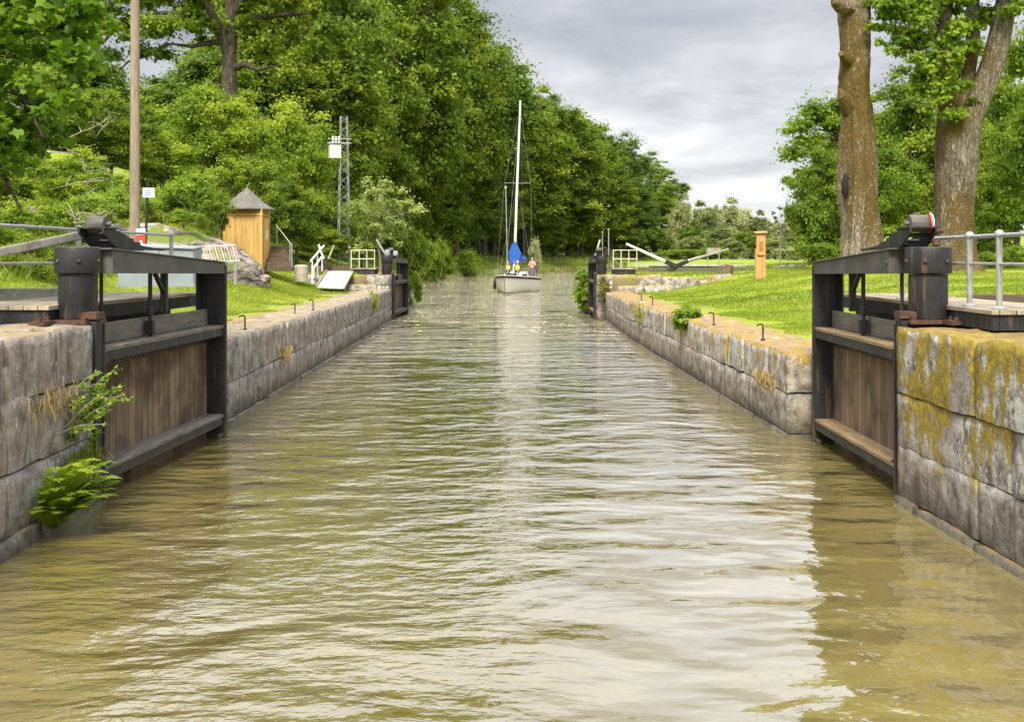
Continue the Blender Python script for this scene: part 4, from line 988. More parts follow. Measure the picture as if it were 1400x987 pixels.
tag(MB().lathe([(0,-0.42),(0.10,-0.38),(0.14,-0.2),(0.14,0.2),(0.10,0.38),(0.03,0.45),(0,0.46)], 16).tube([(0,0,0.4),(0.02,0,0.95)],0.012,5).build('fender', M['iron'], bt, True)).location = (-1.66, 4.6, 0.55)
def bl(x, y, z): 
    v = Matrix.Translation((bow.x, bow.y, 0)) @ Matrix.Rotation(yawb, 4, 'Z') @ Vector((x, y, z)); return v

# ---------------------------------------------------------------- people on the boat
skin = m_plain('skin', (0.52,0.32,0.23), 0.6, 0, 0.05)
def person(label, joints, edges, radii, cloth, head, hair_col, vest, vest_z, loc, rz):
    root = empty('person', label, 'person', loc, rz)
    me = bpy.data.meshes.new('body'); me.from_pydata(joints, edges, []); me.update()
    o = link('body', me, cloth, root)
    sk = o.modifiers.new('skin', 'SKIN'); 
    for i, r in enumerate(radii): me.skin_vertices[0].data[i].radius = (r, r) if isinstance(r, float) else r
    me.skin_vertices[0].data[0].use_root = True
    su = o.modifiers.new('sub', 'SUBSURF'); su.levels = 2; su.render_levels = 2
    h = Vector(head)
    hd = MB().ball(h, 0.115, (0.85, 0.95, 1.15), 16).ball(h+Vector((0,-0.11,-0.01)), 0.02, (0.8,1,1.2), 8).ball(h+Vector((0.1,0,0)), 0.025, (0.5,1,1.3), 8).ball(h+Vector((-0.1,0,0)), 0.025, (0.5,1,1.3), 8).tube([h-Vector((0,-0.01,0.2)), h-Vector((0,0,0.05))], 0.055, 10)
    hdo = hd.build('head', skin, root, True)
    MB().ball(h+Vector((0.035,-0.098,0.015)), 0.013, (1,.6,.8), 6).ball(h+Vector((-0.035,-0.098,0.015)), 0.013, (1,.6,.8), 6).build('eyes', M['dark'], hdo)
    MB().ball(h+Vector((0,0.022,0.035)), 0.118, (0.92,0.95,1.05), 14).build('hair', hair_col, hdo, True)
    if vest is not None:
        a, b_ = vest_z
        mb = MB(); g = []
        for z, rx, ry in ((a,0.19,0.15),(a+(b_-a)*.35,0.20,0.165),(a+(b_-a)*.75,0.215,0.16),(b_,0.15,0.12)):
            g.append([mb.bm.verts.new((rx*math.cos(2*math.pi*k/16), joints[1][1] + ry*math.sin(2*math.pi*k/16), z)) for k in range(16)])
        for A, B_ in zip(g, g[1:]):
            for k in range(16): mb.bm.faces.new((A[k], A[(k+1)%16], B_[(k+1)%16], B_[k]))
        mb.build('life_jacket', vest, root, True)
    return root
# seated: pelvis, chest, neck, arms, legs bent
sj = [(0,0,0.12),(0,0.0,0.38),(0,0,0.56),(0,0,0.64),(0.19,0,0.54),(0.25,-0.1,0.30),(0.16,-0.3,0.22),(-0.19,0,0.54),(-0.25,-0.1,0.30),(-0.16,-0.3,0.22),
      (0.1,-0.05,0.1),(0.13,-0.44,0.20),(0.12,-0.50,-0.18),(0.12,-0.62,-0.20),(-0.1,-0.05,0.1),(-0.13,-0.44,0.20),(-0.12,-0.50,-0.18),(-0.12,-0.62,-0.20)]
se = [(0,1),(1,2),(2,3),(2,4),(4,5),(5,6),(2,7),(7,8),(8,9),(0,10),(10,11),(11,12),(12,13),(0,14),(14,15),(15,16),(16,17)]
sr = [0.15,0.16,0.13,0.055,0.07,0.05,0.038,0.07,0.05,0.038,0.1,0.075,0.05,0.04,0.1,0.075,0.05,0.04]
yel = m_plain('yellow_vest', (0.85,0.58,0.02), 0.6, 0, 0.1); darkc = m_plain('navy_cloth', (0.03,0.035,0.06), 0.85); pink = m_plain('pink_top', (0.72,0.33,0.32), 0.8, 0, 0.1)
brown = m_plain('brown_hair', (0.06,0.035,0.02), 0.7); fair = m_plain('fair_hair', (0.45,0.36,0.22), 0.7)
person('person seated on the cabin in a yellow life jacket, left of the mast', sj, se, sr, darkc, (0,-0.02,0.80), brown, yel, (0.05,0.58), bl(-0.32, 3.2, 1.52), yawb)
person('person seated on the cabin in a yellow life jacket, right of the mast', sj, se, sr, darkc, (0,-0.02,0.80), fair, yel, (0.05,0.58), bl(0.42, 3.25, 1.52), yawb)
tj = [(0,0,0.92),(0,0.0,1.18),(0,-0.02,1.40),(0,-0.03,1.50),(0.19,0,1.38),(0.27,-0.08,1.12),(0.08,-0.26,1.22),(-0.19,0,1.38),(-0.28,-0.06,1.12),(-0.12,-0.28,1.05),
      (0.1,0,0.86),(0.12,-0.03,0.48),(0.12,0.02,0.08),(0.12,-0.14,0.04),(-0.1,0,0.86),(-0.13,-0.05,0.48),(-0.12,0.02,0.08),(-0.12,-0.14,0.04)]
cut = m_plain('purple_trousers', (0.10,0.07,0.15), 0.85)
pr = person('person standing in the cockpit in a pink top with dark straps', tj, se, sr, pink, (0,-0.05,1.64), brown, None, None, bl(1.02, 6.9, 0.95), yawb)
mb = MB().tube([(0.12,-0.02,0.98),(0.15,-0.17,1.2),(0.13,-0.08,1.42),(0.12,0.1,1.44),(0.12,0.17,1.2)],0.026,8).tube([(-0.12,-0.02,0.98),(-0.15,-0.17,1.2),(-0.13,-0.08,1.42),(-0.12,0.1,1.44),(-0.12,0.17,1.2)],0.026,8)
mb.build('strap', M['iron'], pr, True)
mb = MB()
for s_ in (1,-1): mb.tube([(s_*0.09,0,0.93),(s_*0.115,-0.03,0.50),(s_*0.12,0.02,0.1)], [0.13,0.095,0.075], 12)
mb.build('trousers', cut, pr, True)

# ---------------------------------------------------------------- foliage
def norm(a): return a / np.maximum(np.linalg.norm(a, axis=1, keepdims=True), 1e-9)
LEAFS = {
 'rhomb': (np.array([(0,-.5),(.30,-.05),(0,.5),(-.30,-.05)]), [(0,1,2,3)]),
 'spray': (np.array([(0,-.5),(.42,-.25),(.15,.0),(.38,.3),(0,.55),(-.38,.3),(-.15,.0),(-.42,-.25)]), [(0,1,2,7),(2,3,4,5),(2,5,6,7)]),
 'maple': (np.array([(0,-.5),(.30,-.36),(.20,-.16),(.52,.02),(.24,.14),(.12,.28),(0,.55),(-.12,.28),(-.24,.14),(-.52,.02),(-.20,-.16),(-.30,-.36)]), [(0,1,2,10),(10,0,11,10),(2,3,4,8),(2,8,9,10),(4,5,7,8),(5,6,7,5)]),
}
LEAFS['maple'] = (LEAFS['maple'][0], [(0,1,2,10),(0,10,11,11),(2,3,4,8),(2,8,9,10),(4,5,7,8),(5,6,7,7)])
def leaf_cloud(rng, C, R, per, size, squash=0.72, up=0.45, cut=-0.55, shape='rhomb', outw=0.6, power=2.4, droop=0.0):
    C = np.asarray(C, float); R = np.asarray(R, float); n = len(C)
    cnt = np.maximum(4, (per * (R / R.mean()) ** 2).astype(int)); ci = np.repeat(np.arange(n), cnt); m = len(ci)
    d = norm(rng.normal(size=(m, 3))); d[:, 2] = np.where(d[:, 2] < cut, -d[:, 2] * 0.6, d[:, 2]); d = norm(d)
    rr = np.minimum(np.abs(rng.normal(0, 0.52, m)) + 0.12, 1.35)
    sq = (squash * rng.uniform(0.7, 1.3, n))[ci]
    lump = 1 + 0.22 * np.sin(d[:, 0] * 5 + ci * 1.7) * np.sin(d[:, 1] * 4.3 + ci) + 0.15 * np.sin(d[:, 2] * 7 + ci * 2.1)
    p = C[ci] + d * (R[ci] * rr * lump)[:, None] * np.stack([np.ones(m), np.ones(m), sq], 1)
    nm = norm(d * outw + rng.normal(size=(m, 3)) * 0.55 + np.array([0, 0, up]))
    t = norm(np.cross(nm, rng.normal(size=(m, 3)))); t[:, 2] -= droop; t = norm(t - nm * (t * nm).sum(1, keepdims=True)); b = np.cross(nm, t)
    s = size * rng.uniform(0.6, 1.25, m)
    P2, FF = LEAFS[shape]; k = len(P2)
    V = p[:, None, :] + (P2[None, :, 1:2] * t[:, None, :] + P2[None, :, 0:1] * b[:, None, :]) * s[:, None, None]
    if k > 4: V = V + nm[:, None, :] * (np.abs(P2[None, :, 0:1]) * -0.35 * s[:, None, None])
    Fq = (np.arange(m)[:, None, None] * k + np.array(FF)[None, :, :]).reshape(-1, 4)
    ct = rng.random(n)[ci] * 0.62 + rng.random(m) * 0.38
    return V.reshape(-1, 3), Fq, np.repeat(ct, len(FF))
def merge(parts):
    V, Fq, T = [], [], []; o = 0
    for v, f, t in parts: V.append(v); Fq.append(f + o); T.append(t); o += len(v)
    return np.concatenate(V), np.concatenate(Fq), np.concatenate(T)
def leafmesh(name, parts, mat, parent=None):
    V, Fq, T = merge(parts)
    tri = Fq[:, 2] == Fq[:, 3]
    me = bpy.data.meshes.new(name)
    if tri.any():
        A = Fq[~tri]; Bf = Fq[tri][:, :3]
        loops = np.concatenate([A.ravel(), Bf.ravel()]); starts = np.concatenate([np.arange(len(A))*4, len(A)*4 + np.arange(len(Bf))*3])
        T = np.concatenate([T[~tri], T[tri]])
    else: loops = Fq.ravel(); starts = np.arange(len(Fq))*4
    me.vertices.add(len(V)); me.vertices.foreach_set('co', V.astype(np.float32).ravel())
    me.loops.add(len(loops)); me.loops.foreach_set('vertex_index', loops.astype(np.int32))
    me.polygons.add(len(starts)); me.polygons.foreach_set('loop_start', starts.astype(np.int32)); me.update(calc_edges=True)
    a = me.attributes.new('tint', 'FLOAT', 'FACE'); a.data.foreach_set('value', T.astype(np.float32))
    return link(name, me, mat, parent)
def crown_clumps(rng, c, r, n, cr, hollow=0.5, flat=1.0, low=-0.75):
    """clump centres through an uneven ellipsoid"""
    d = norm(rng.normal(size=(n * 3, 3))); d = d[d[:, 2] > low][:n]
    lob = 1 + 0.13 * np.sin(3.1 * d[:, 0] + 1.3 * c[0]) * np.cos(2.7 * d[:, 1] + c[1]) + 0.12 * np.sin(6 * d[:, 2] + c[0])
    rad = rng.uniform(hollow, 1.0, len(d)) ** 0.7 * lob
    C = np.array(c) + d * rad[:, None] * np.array(r)
    R = cr * rng.uniform(0.6, 1.35, len(d))
    return C, R

def limbs(mb, base, trunk_top, targets, r0, rng_, seg=8):
    for tgt, f in targets:
        a = Vector(base).lerp(Vector(trunk_top), f); b = Vector(tgt); m = a.lerp(b, 0.5) + Vector((rng_.uniform(-.3,.3), rng_.uniform(-.3,.3), 0.12*(b-a).length)); 
        r = r0 * (1 - 0.65*f) * 0.6
        mb.tube([a, a.lerp(m, .5) + Vector((0,0,.04*(b-a).length)), m, m.lerp(b,.5), b], [r, r*.85, r*.6, r*.4, r*.15], seg, cap=False)

def proto(rng, h, cr, cz, crown_r, n, clump, per, leaf, shape='rhomb', trunk_r=0.35, hollow=0.45):
    """trunk mesh object data and crown mesh data for a tree of height h standing at the origin"""
    c = (0, 0, cz); C, R = crown_clumps(rng, c, crown_r, n, clump, hollow)
    R = R * np.random.default_rng(n).uniform(0.75, 1.25, len(R))
    # a denser core so the crown does not read as a shell
    parts = [leaf_cloud(rng, C, R, per, leaf, shape=shape)]
    Ci, Ri = crown_clumps(rng, c, tuple(q*0.55 for q in crown_r), max(8, n//5), clump*1.3, 0.1); parts.append(leaf_cloud(rng, Ci, Ri, per*0.5, leaf*1.3, cut=-1))
    rr = random.Random(int(h*10)); mb = MB()
    pts = [(0,0,-0.8),(0,0,0),(0.1,0.05,h*0.15),(0.25,-0.1,h*0.35),(0.1,0.1,h*0.6),(0.0,0.2,h*0.85)]
    mb.tube(pts, [trunk_r*1.7, trunk_r*1.25, trunk_r, trunk_r*.85, trunk_r*.55, trunk_r*.2], 12, jit=0.06, rng=rr)
    idx = rr.sample(range(len(C)), min(16, len(C)))
    limbs(mb, pts[1], pts[-1], [(tuple(C[i]), rr.uniform(0.25, 0.8)) for i in idx], trunk_r, rr)
    return mb, parts
class Tree:
    def __init__(s, mb, parts, leafmat, barkmat):
        s.tr = mb.build('trunk', barkmat, None, True); s.cr = leafmesh('crown', parts, leafmat); s.used = False
        s.lm = leafmat
    def place(s, name, label, cat, loc, sc=(1,1,1), rz=0.0, group=None, mat=None):
        root = empty(name, label, cat, loc, rz, group); root.scale = sc
        if s.used:
            a = s.tr.copy(); b = s.cr.copy(); COL.objects.link(a); COL.objects.link(b)
        else: a, b = s.tr, s.cr; s.used = True
        a.parent = root; b.parent = root
        if mat is not None:
            b.material_slots[0].link = 'OBJECT'; b.material_slots[0].material = mat
        elif b.material_slots[0].link == 'OBJECT' : b.material_slots[0].link = 'DATA'
        return root
R_ = np.random.default_rng(11); PR = random.Random(8)
forest = []
for k in range(5):
    h = 30
    mb, pt = proto(R_, h, 7, 16.5, (6.6 + 0.5*(k % 3), 6.4, 13.5), 150 + 12*k, 1.55, 230, 0.36, 'spray', 0.45)
    forest.append(Tree(mb, pt, M['leaf_forest'], M['bark']))
lf2 = m_leaf('leaf_forest_light', (0.060, 0.110, 0.010), (0.165, 0.255, 0.020), (0.33, 0.42, 0.045), 0.45, 0.12)
lf3 = m_leaf('leaf_forest_deep', (0.030, 0.066, 0.009), (0.090, 0.165, 0.016), (0.20, 0.29, 0.035), 0.4, 0.12)
FM = [None, lf2, lf3, None, lf2]
GF = 'tall trees of the forest wall on the left bank'
GB = 'bushes at the foot of the forest'
def ft(px, ytop, Y, wpx=None, k=None, mat='auto', label=None, name='oak_tree'):
    if Y > 60:
        for _ in range(60):
            if float(np.interp(Y, LY, LX)) - D(px, 354, Y).x >= 9.5: break
            Y += 2.5
    p = D(px, 354, Y); g = max(0.8, gz(p.x, Y)); top = H + (354 - ytop) / F * Y; sc = (top - g) / 30.5
    sx = sc if wpx is None else (wpx / F * Y) / 7.4
    t_ = forest[PR.randrange(5) if k is None else k]
    return t_.place(name, label or 'tall dense green oak in the forest wall on the left bank', 'tree', (p.x, Y, g - 0.1), (sx, sx, sc), PR.uniform(0, 6.28),
             None if label else GF, PR.choice(FM) if mat == 'auto' else mat)
# skyline row, from the far end towards the camera
sky_row = [(915,238,315,30,'last and lowest oak at the right end of the forest skyline'), (888,205,295,38,'rounded oak second from the right end of the forest skyline'),
           (852,180,275,42,'broad oak in the forest skyline below the bright cloud'), (815,163,255,54,'oak in the skyline between the cloud gap and the mast'),
           (778,136,235,60,'oak crown in the forest skyline just right of the mast top'), (740,108,215,66,'oak behind the tip of the sailing boat mast'),
           (702,86,195,78,'tall oak in the forest skyline just left of the mast top'), (660,40,175,84,'very tall oak where the forest skyline steps up left of the mast'),
           (622,-40,150,84,'tallest oak at the left edge of the open sky')]
for i, (px, yt, Y, wp, lab) in enumerate(sky_row): ft(px, yt, Y, wp, i % 5, FM[i % 5], lab)
for px, yt, Y, wp in [(685,92,186,70),(722,118,208,60),(760,142,228,56),(905,262,290,30),(870,238,262,34),(835,215,245,38),(795,200,228,40),(758,180,212,44),(716,160,196,46),(675,150,178,48),(640,120,160,52),
                      (600,60,142,64),(560,-60,125,80),(600,170,128,50),(552,110,112,60),(505,-90,105,95),(455,-80,95,90),(500,140,92,60),
                      (655,225,150,34),(700,240,172,34),(745,250,188,32),(790,262,205,30),(835,268,225,28),(880,285,255,26),(565,235,105,46),(608,250,125,40),(540,-150,140,110),(420,-160,110,110),(370,-120,120,100)]:
    ft(px, yt, Y, wp)
# shrubs along the far waterline and in front of the forest
def shrub_mesh(rng, w_, h_, n, clump, per, leaf, shape='spray', stems=6, mat='leaf_bright'):
    C, R = crown_clumps(rng, (0,0,h_*0.5), (w_*0.5, w_*0.42, h_*0.46), n, clump, 0.25, low=-0.9)
    parts = [leaf_cloud(rng, C, R, per, leaf, shape=shape)]
    mb = MB(); rr = random.Random(int(w_*100))
    for k in range(stems):
        i = rr.randrange(len(C)); b = Vector(C[i]); mb.tube([(rr.uniform(-.15,.15), rr.uniform(-.15,.15), -0.3), (b.x*.4, b.y*.4, b.z*.5), b], [0.05, 0.035, 0.012], 6, cap=False)
    return Tree(mb, parts, M[mat], M['twig'])
S1 = shrub_mesh(R_, 6, 4, 60, 0.75, 220, 0.20)
S2 = shrub_mesh(R_, 4, 3, 40, 0.6, 240, 0.14)
S3 = shrub_mesh(R_, 5, 4.5, 46, 0.7, 200, 0.13, 'spray')
def shrub(t_, px, ytop, Y, wpx, label, mat=None, wn=None, base=None, name='shrub', group=None, cat='shrub'):
    p = D(px, 354, Y); g = gz(p.x, Y) if base is None else base; g = max(g, 0.05); top = H + (354 - ytop) / F * Y
    nomw = {id(S1): 6, id(S2): 4, id(S3): 5}[id(t_)]; nomh = {id(S1): 4, id(S2): 3, id(S3): 4.5}[id(t_)]
    sx = wpx / F * Y / nomw * 0.95; sz = max(0.2, (top - g) / nomh)
    return t_.place(name, label, cat, (p.x, Y, g - 0.1), (sx, sx, sz), PR.uniform(0, 6.28), group, mat)
for px, yt, Y, wp, lab in [(600,335,140,50,'bushy shrub at the waterline just left of the sailing boat'), (640,338,158,42,'low shrub at the far waterline behind the sailing boat bow'),
                           (566,366,60,26,'bright leafy bush hanging over the water past the far left gate')]:
    shrub(S2, px, yt, Y, wp, lab, M['leaf_bright'])
shrub(S2, 732, 322, 190, 20, 'small pale shrub on the grass bank right of the sailing boat', M['leaf_pale'])
for px, yt, Y, wp in [(560,300,84,52),(598,318,110,40),(585,322,98,44)]:
    shrub(S1, px, yt, Y, wp, 'mid green bush at the foot of the forest beyond the far left gate', M['leaf_forest'], group='bushes at the foot of the forest')
for k in range(34):
    t = k / 33; Y = 66 + 230 * t; xx = float(np.interp(Y, LY, LX)) - (11 if Y > 120 else 8) - PR.uniform(0, 5)
    t_ = S1 ; s_ = PR.uniform(1.0, 1.9)
    t_.place('shrub', 'mid green bush at the foot of the forest beyond the far left gate', 'shrub', (xx, Y, gz(xx, Y)-0.2), (s_*1.3, s_*1.3, s_*1.25), PR.uniform(0, 6), GB, PR.choice([lf3, lf3, M['leaf_forest']]))  # deeper leaf colour paints in the dark shade at the forest foot
# pale trees beyond the right lawn
mb, pt = proto(R_, 14, 4, 8.0, (4.3,4.3,6.2), 85, 1.0, 200, 0.34, 'spray', 0.22); airy = Tree(mb, pt, M['leaf_pale'], M['twig'])
def at_(t_, px, ytop, Y, wpx, label, nh, nw, name='tree', mat=None, group=None, cat='tree', base=None):
    p = D(px, 354, Y); g = gz(p.x, Y) if base is None else base; top = H + (354 - ytop) / F * Y
    sx = wpx / F * Y / nw; sz = (top - g) / nh
    return t_.place(name, label, cat, (p.x, Y, g - 0.1), (sx, sx, sz), PR.uniform(0, 6.28), group, mat)
pl2 = m_leaf('leaf_pale_green', (0.09,0.12,0.035), (0.18,0.23,0.075), (0.32,0.38,0.14), 0.4, 0.15)
for px, yt, Y, wp, lab, mt in [(934,258,230,34,'pale slender tree right of the forest end',None),(962,268,225,44,'grey green tree below the bright horizon cloud',pl2),(1000,264,240,50,'broad pale tree in the middle of the low horizon row',None),
                          (1036,282,235,40,'pale low tree behind the pine post',pl2),(1075,296,215,40,'pale tree at the right end of the low horizon row',None),(945,300,190,40,'low green tree at the foot of the forest end',M['leaf_forest']),
                          (985,305,195,46,'low green tree behind the slanting poles',pl2),(1020,310,200,40,'small low tree left of the pine post on the horizon',lf2),(1100,300,180,60,'dull green tree showing behind the small bare pine',pl2)]:
    at_(airy, px, yt, Y, wp, lab, 14.5, 9.2, 'willow_tree', mt)
shrub(S1, 930, 338, 120, 60, 'low dark hedge shrub behind the slanting poles', M['leaf_forest'])
shrub(S1, 975, 336, 125, 60, 'low dark shrub behind the small notice board', M['leaf_forest'])
shrub(S1, 1080, 335, 110, 50, 'reedy light shrub right of the pine post on the horizon', M['leaf_pale'])
pl3 = m_leaf('leaf_soft_green', (0.12,0.15,0.045), (0.25,0.30,0.10), (0.42,0.47,0.20), 0.42, 0.15)
LATE = [(932,268,250,46,'soft pale green tree joining the forest end',pl3),(958,276,260,50,'soft green rounded tree low on the horizon behind the slanting poles',pl2),(985,270,265,50,'soft pale rounded tree in the low horizon row above the notice board',pl3),
        (1015,278,255,46,'soft pale tree just left of the pine post on the horizon',M['leaf_pale']),(1050,292,250,44,'soft pale tree just right of the pine post on the horizon',pl3),(1085,300,230,50,'soft green tree against the left edge of the right hand grove',pl3),
        (945,318,170,44,'low pale bush on the horizon left of the notice board',pl3),(1000,322,165,44,'low pale bush on the horizon right of the notice board',pl2),(1060,320,150,50,'low pale bush behind the half bare sapling',pl3)]
# small half-bare tree
mb, pt = proto(R_, 7, 2, 4.2, (1.9,1.9,2.4), 26, 0.30, 90, 0.14, 'spray', 0.10); bare = Tree(mb, pt, m_leaf('leaf_dull', (0.05,0.07,0.02),(0.10,0.13,0.04),(0.18,0.2,0.07),.3), M['twig'])
at_(bare, 1066, 272, 90, 38, 'small sparse half bare tree right of the pine post', 6.9, 4.2, 'sapling')
at_(bare, 838, 336, 110, 24, 'thin sparse sapling on the far bank behind the far right gate', 6.9, 4.2, 'sapling')
# right bank mass of trees
mb, pt = proto(R_, 15, 5, 8.2, (5.4,5.4,7.2), 105, 1.05, 330, 0.24, 'spray', 0.3); mid1 = Tree(mb, pt, M['leaf_bright'], M['bark'])
mb, pt = proto(R_, 15, 5, 8.0, (5.4,5.2,7.4), 95, 1.15, 330, 0.24, 'spray', 0.3); mid2 = Tree(mb, pt, M['leaf_bright'], M['bark'])
for i, (t_, px, yt, Y, wp, lab, mt) in enumerate([
      (mid1,1165,98,78,205,'rounded green tree left of the bare mossy trunk',None),(mid2,1240,80,74,190,'broad green tree between the two big mossy trunks',lf2),
      (mid1,1125,175,72,110,'lower green tree at the left edge of the right hand grove',lf2),(mid2,1310,55,82,210,'green tree behind the forked mossy trunk',None),
      (mid1,1390,70,72,150,'yellow green tree at the right edge of the picture',M['leaf_lime']),(mid2,1200,180,66,130,'low leafy tree just right of the bare trunk foot',M['leaf_bright']),
      (mid1,1355,190,62,110,'low yellow green tree right of the forked trunk',M['leaf_lime']),(mid2,1265,200,70,120,'low dense tree seen between the trunks near the ground',lf2),(mid1,1225,120,92,200,'dark tree at the back of the right hand grove',M['leaf_forest']),(mid2,1150,200,90,130,'dark green tree behind the left edge of the right hand grove',M['leaf_forest']),(mid2,1460,-60,60,230,'tall tree just beyond the right edge',None)]):
    at_(t_, px, yt, Y, wp, lab, 15.6, 11.6, 'lime_tree', mt)
shrub(S1, 1245, 250, 78, 110, 'tall bush filling the gap between the two big trunks', lf2); shrub(S1, 1350, 250, 74, 120, 'tall bush behind the right railing', lf2)
shrub(S1, 1262, 322, 60, 60, 'dark shrub between the two big trunks', M['leaf_forest']); shrub(S2, 1385, 330, 50, 60, 'tall light green nettle patch behind the right railing', M['leaf_lime'])
shrub(S2, 1345, 340, 52, 50, 'light green weeds just right of the forked trunk foot', M['leaf_lime']); shrub(S1, 1225, 330, 62, 70, 'leafy undergrowth right of the bare trunk', M['leaf_bright'])
shrub(S1, 1108, 255, 70, 80, 'tall leafy bush at the left foot of the right hand grove', lf2); shrub(S1, 1140, 240, 76, 90, 'tall dark bush at the foot of the right hand grove behind the bare trunk', M['leaf_forest'])
shrub(S1, 1120, 325, 66, 60, 'leafy undergrowth left of the bare trunk', M['leaf_bright'])
at_(forest[2], 1600, -500, 45, 260, 'large tree beyond the right edge whose reflection darkens the water', 30.5, 14.8, 'lime_tree', M['leaf_maple'])

# big trunks on the right
def px2(px, py, Y): return D(px, py, Y)
def big_trunk(prof, Y, seg=40, sd=0.0, amp=0.05):
    """prof rows: (py, x_left, x_right) of the trunk outline; real round trunk at distance Y"""
    bm = bmesh.new(); rings = []
    pr = []
    for (a, b) in zip(prof, prof[1:]):
        n = max(2, int(abs(b[0]-a[0]) / 7))
        for k in range(n):
            t = k / n; t2 = t*t*(3-2*t); pr.append(tuple(a[i] + (b[i]-a[i]) * (t if i == 0 else t2) for i in range(3)))
    pr.append(prof[-1])
    for (py_, xl, xr) in pr:
        c = D((xl+xr)/2, py_, Y); r = (xr-xl)/2/F*Y; ring = []
        for k in range(seg):
            a = 2*math.pi*k/seg; d = Vector((math.cos(a), math.sin(a), 0)); p = c + d*r
            nz = mnoise.noise(Vector((d.x*1.6+sd, d.y*1.6, p.z*0.35))) * 0.17 * r + mnoise.noise(Vector((d.x*5+sd, d.y*5, p.z*0.8))) * 0.10 * r + mnoise.noise(p*4.5) * amp
            if p.z < 3.2: nz += max(0, math.sin(a*5+sd)) * (3.2-p.z) * 0.09
            ring.append(bm.verts.new(p + d*nz))
        rings.append(ring)
    for A, B_ in zip(rings, rings[1:]):
        for k in range(seg): bm.faces.new((A[k], B_[k], B_[(k+1)%seg], A[(k+1)%seg]))
    bm.faces.new(rings[0][::-1]); bm.faces.new(rings[-1]); return bm
def bmobj(bm, name, mat, par):
    bmesh.ops.recalc_face_normals(bm, faces=bm.faces); me = bpy.data.meshes.new(name); bm.to_mesh(me); bm.free(); return link(name, me, mat, par, True)
YT = 38.0
t1 = empty('dead_trunk', 'thick bare mossy trunk with a dark hollow left of the forked tree', 'tree', (0,0,0))
bm = big_trunk([(-150,1150,1192),(-60,1148,1190),(0,1147,1189),(60,1149,1190),(75,1150,1190),(120,1148,1190),(150,1152,1193),(200,1150,1197),(260,1147,1199),(320,1150,1204),(352,1149,1211),(375,1143,1219),(392,1138,1228)], YT, 44, 3.1, 0.045)
bmobj(bm, 'trunk', M['bark_bare'], t1)
mb = MB()
mb.tube([D(1160,10,YT-0.3), D(1150,8,YT-0.5), D(1143,2,YT-0.6), D(1138,-8,YT-0.6)], [0.30,0.26,0.2,0.06], 12, jit=0.15, rng=PR)
mb.build('burl', M['bark_bare'], t1, True); mb = MB()
mb.tube([D(1160,84,YT-0.3), D(1154,78,YT-0.6), D(1150,73,YT-0.75)], [0.22,0.17,0.10], 12, jit=0.1, rng=PR)
mb.build('burl', M['bark_bare'], t1, True); mb = MB()
mb.tube([D(1162,150,YT-0.1), D(1152,131,YT-0.35), D(1147,122,YT-0.3)], [0.34,0.22,0.05], 12, jit=0.1, rng=PR)
mb.build('burl', M['bark_bare'], t1, True); mb = MB()
mb.tube([D(1168,150,YT-0.45), D(1176,240,YT-0.62), D(1172,330,YT-0.7), D(1168,380,YT-0.8)], [0.10,0.24,0.22,0.30], 12, jit=0.1, rng=PR)
mb.build('root_ridge', M['bark_bare'], t1, True)
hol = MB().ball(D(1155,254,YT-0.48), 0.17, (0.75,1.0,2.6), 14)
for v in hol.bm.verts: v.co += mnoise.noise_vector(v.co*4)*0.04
hol.build('hollow', M['dark'], t1, True)  # near-black lump on the trunk, painted shade of the hollow's inside
t2 = empty('forked_tree', 'big forked mossy lime tree with leafy crown behind the nearest right gate', 'tree', (0,0,0))
bm = big_trunk([(150,1284,1336),(175,1281,1338),(210,1280,1335),(240,1280,1334),(290,1281,1330),(330,1280,1332),(355,1277,1336),(375,1272,1346),(392,1264,1356)], YT, 44, 7.7, 0.045)
bmobj(bm, 'trunk', M['bark_moss'], t2)
mb = MB()
def limb(pts, rs, seg=16): mb.tube([D(*p) for p in pts], rs, seg, jit=0.07, rng=PR)
limb([(1313,245,YT),(1326,165,YT),(1343,125,YT),(1358,85,YT),(1368,45,YT),(1376,0,YT-0.1),(1384,-60,YT-0.3),(1378,-160,YT-0.8),(1390,-300,YT-1)], [0.30,0.40,0.41,0.39,0.37,0.35,0.31,0.24,0.1])
limb([(1300,240,YT),(1298,155,YT-0.1),(1294,110,YT-0.1),(1288,60,YT-0.2),(1292,0,YT-0.3),(1286,-80,YT-0.4),(1270,-200,YT-0.8),(1262,-320,YT-1)], [0.30,0.36,0.33,0.30,0.27,0.24,0.17,0.08])
limb([(1306,220,YT+0.2),(1318,120,YT+0.3),(1330,60,YT+0.5),(1330,-10,YT+0.5),(1340,-120,YT+0.8)], [0.28,0.30,0.25,0.21,0.1])
limb([(1288,60,YT-0.2),(1262,20,YT-0.7),(1235,-10,YT-1.2),(1215,-60,YT-1.6)], [0.16,0.12,0.08,0.04], 10)
limb([(1292,125,YT-0.3),(1278,90,YT-0.8),(1258,70,YT-1.2),(1238,60,YT-1.6)], [0.12,0.09,0.06,0.03], 10)
limb([(1270,-200,YT-.8),(1200,-260,YT-1.5),(1120,-290,YT-2),(1050,-300,YT-2.5)], [0.16,0.12,0.08,0.03], 10)
mb.build('limb', M['bark_moss'], t2, True)
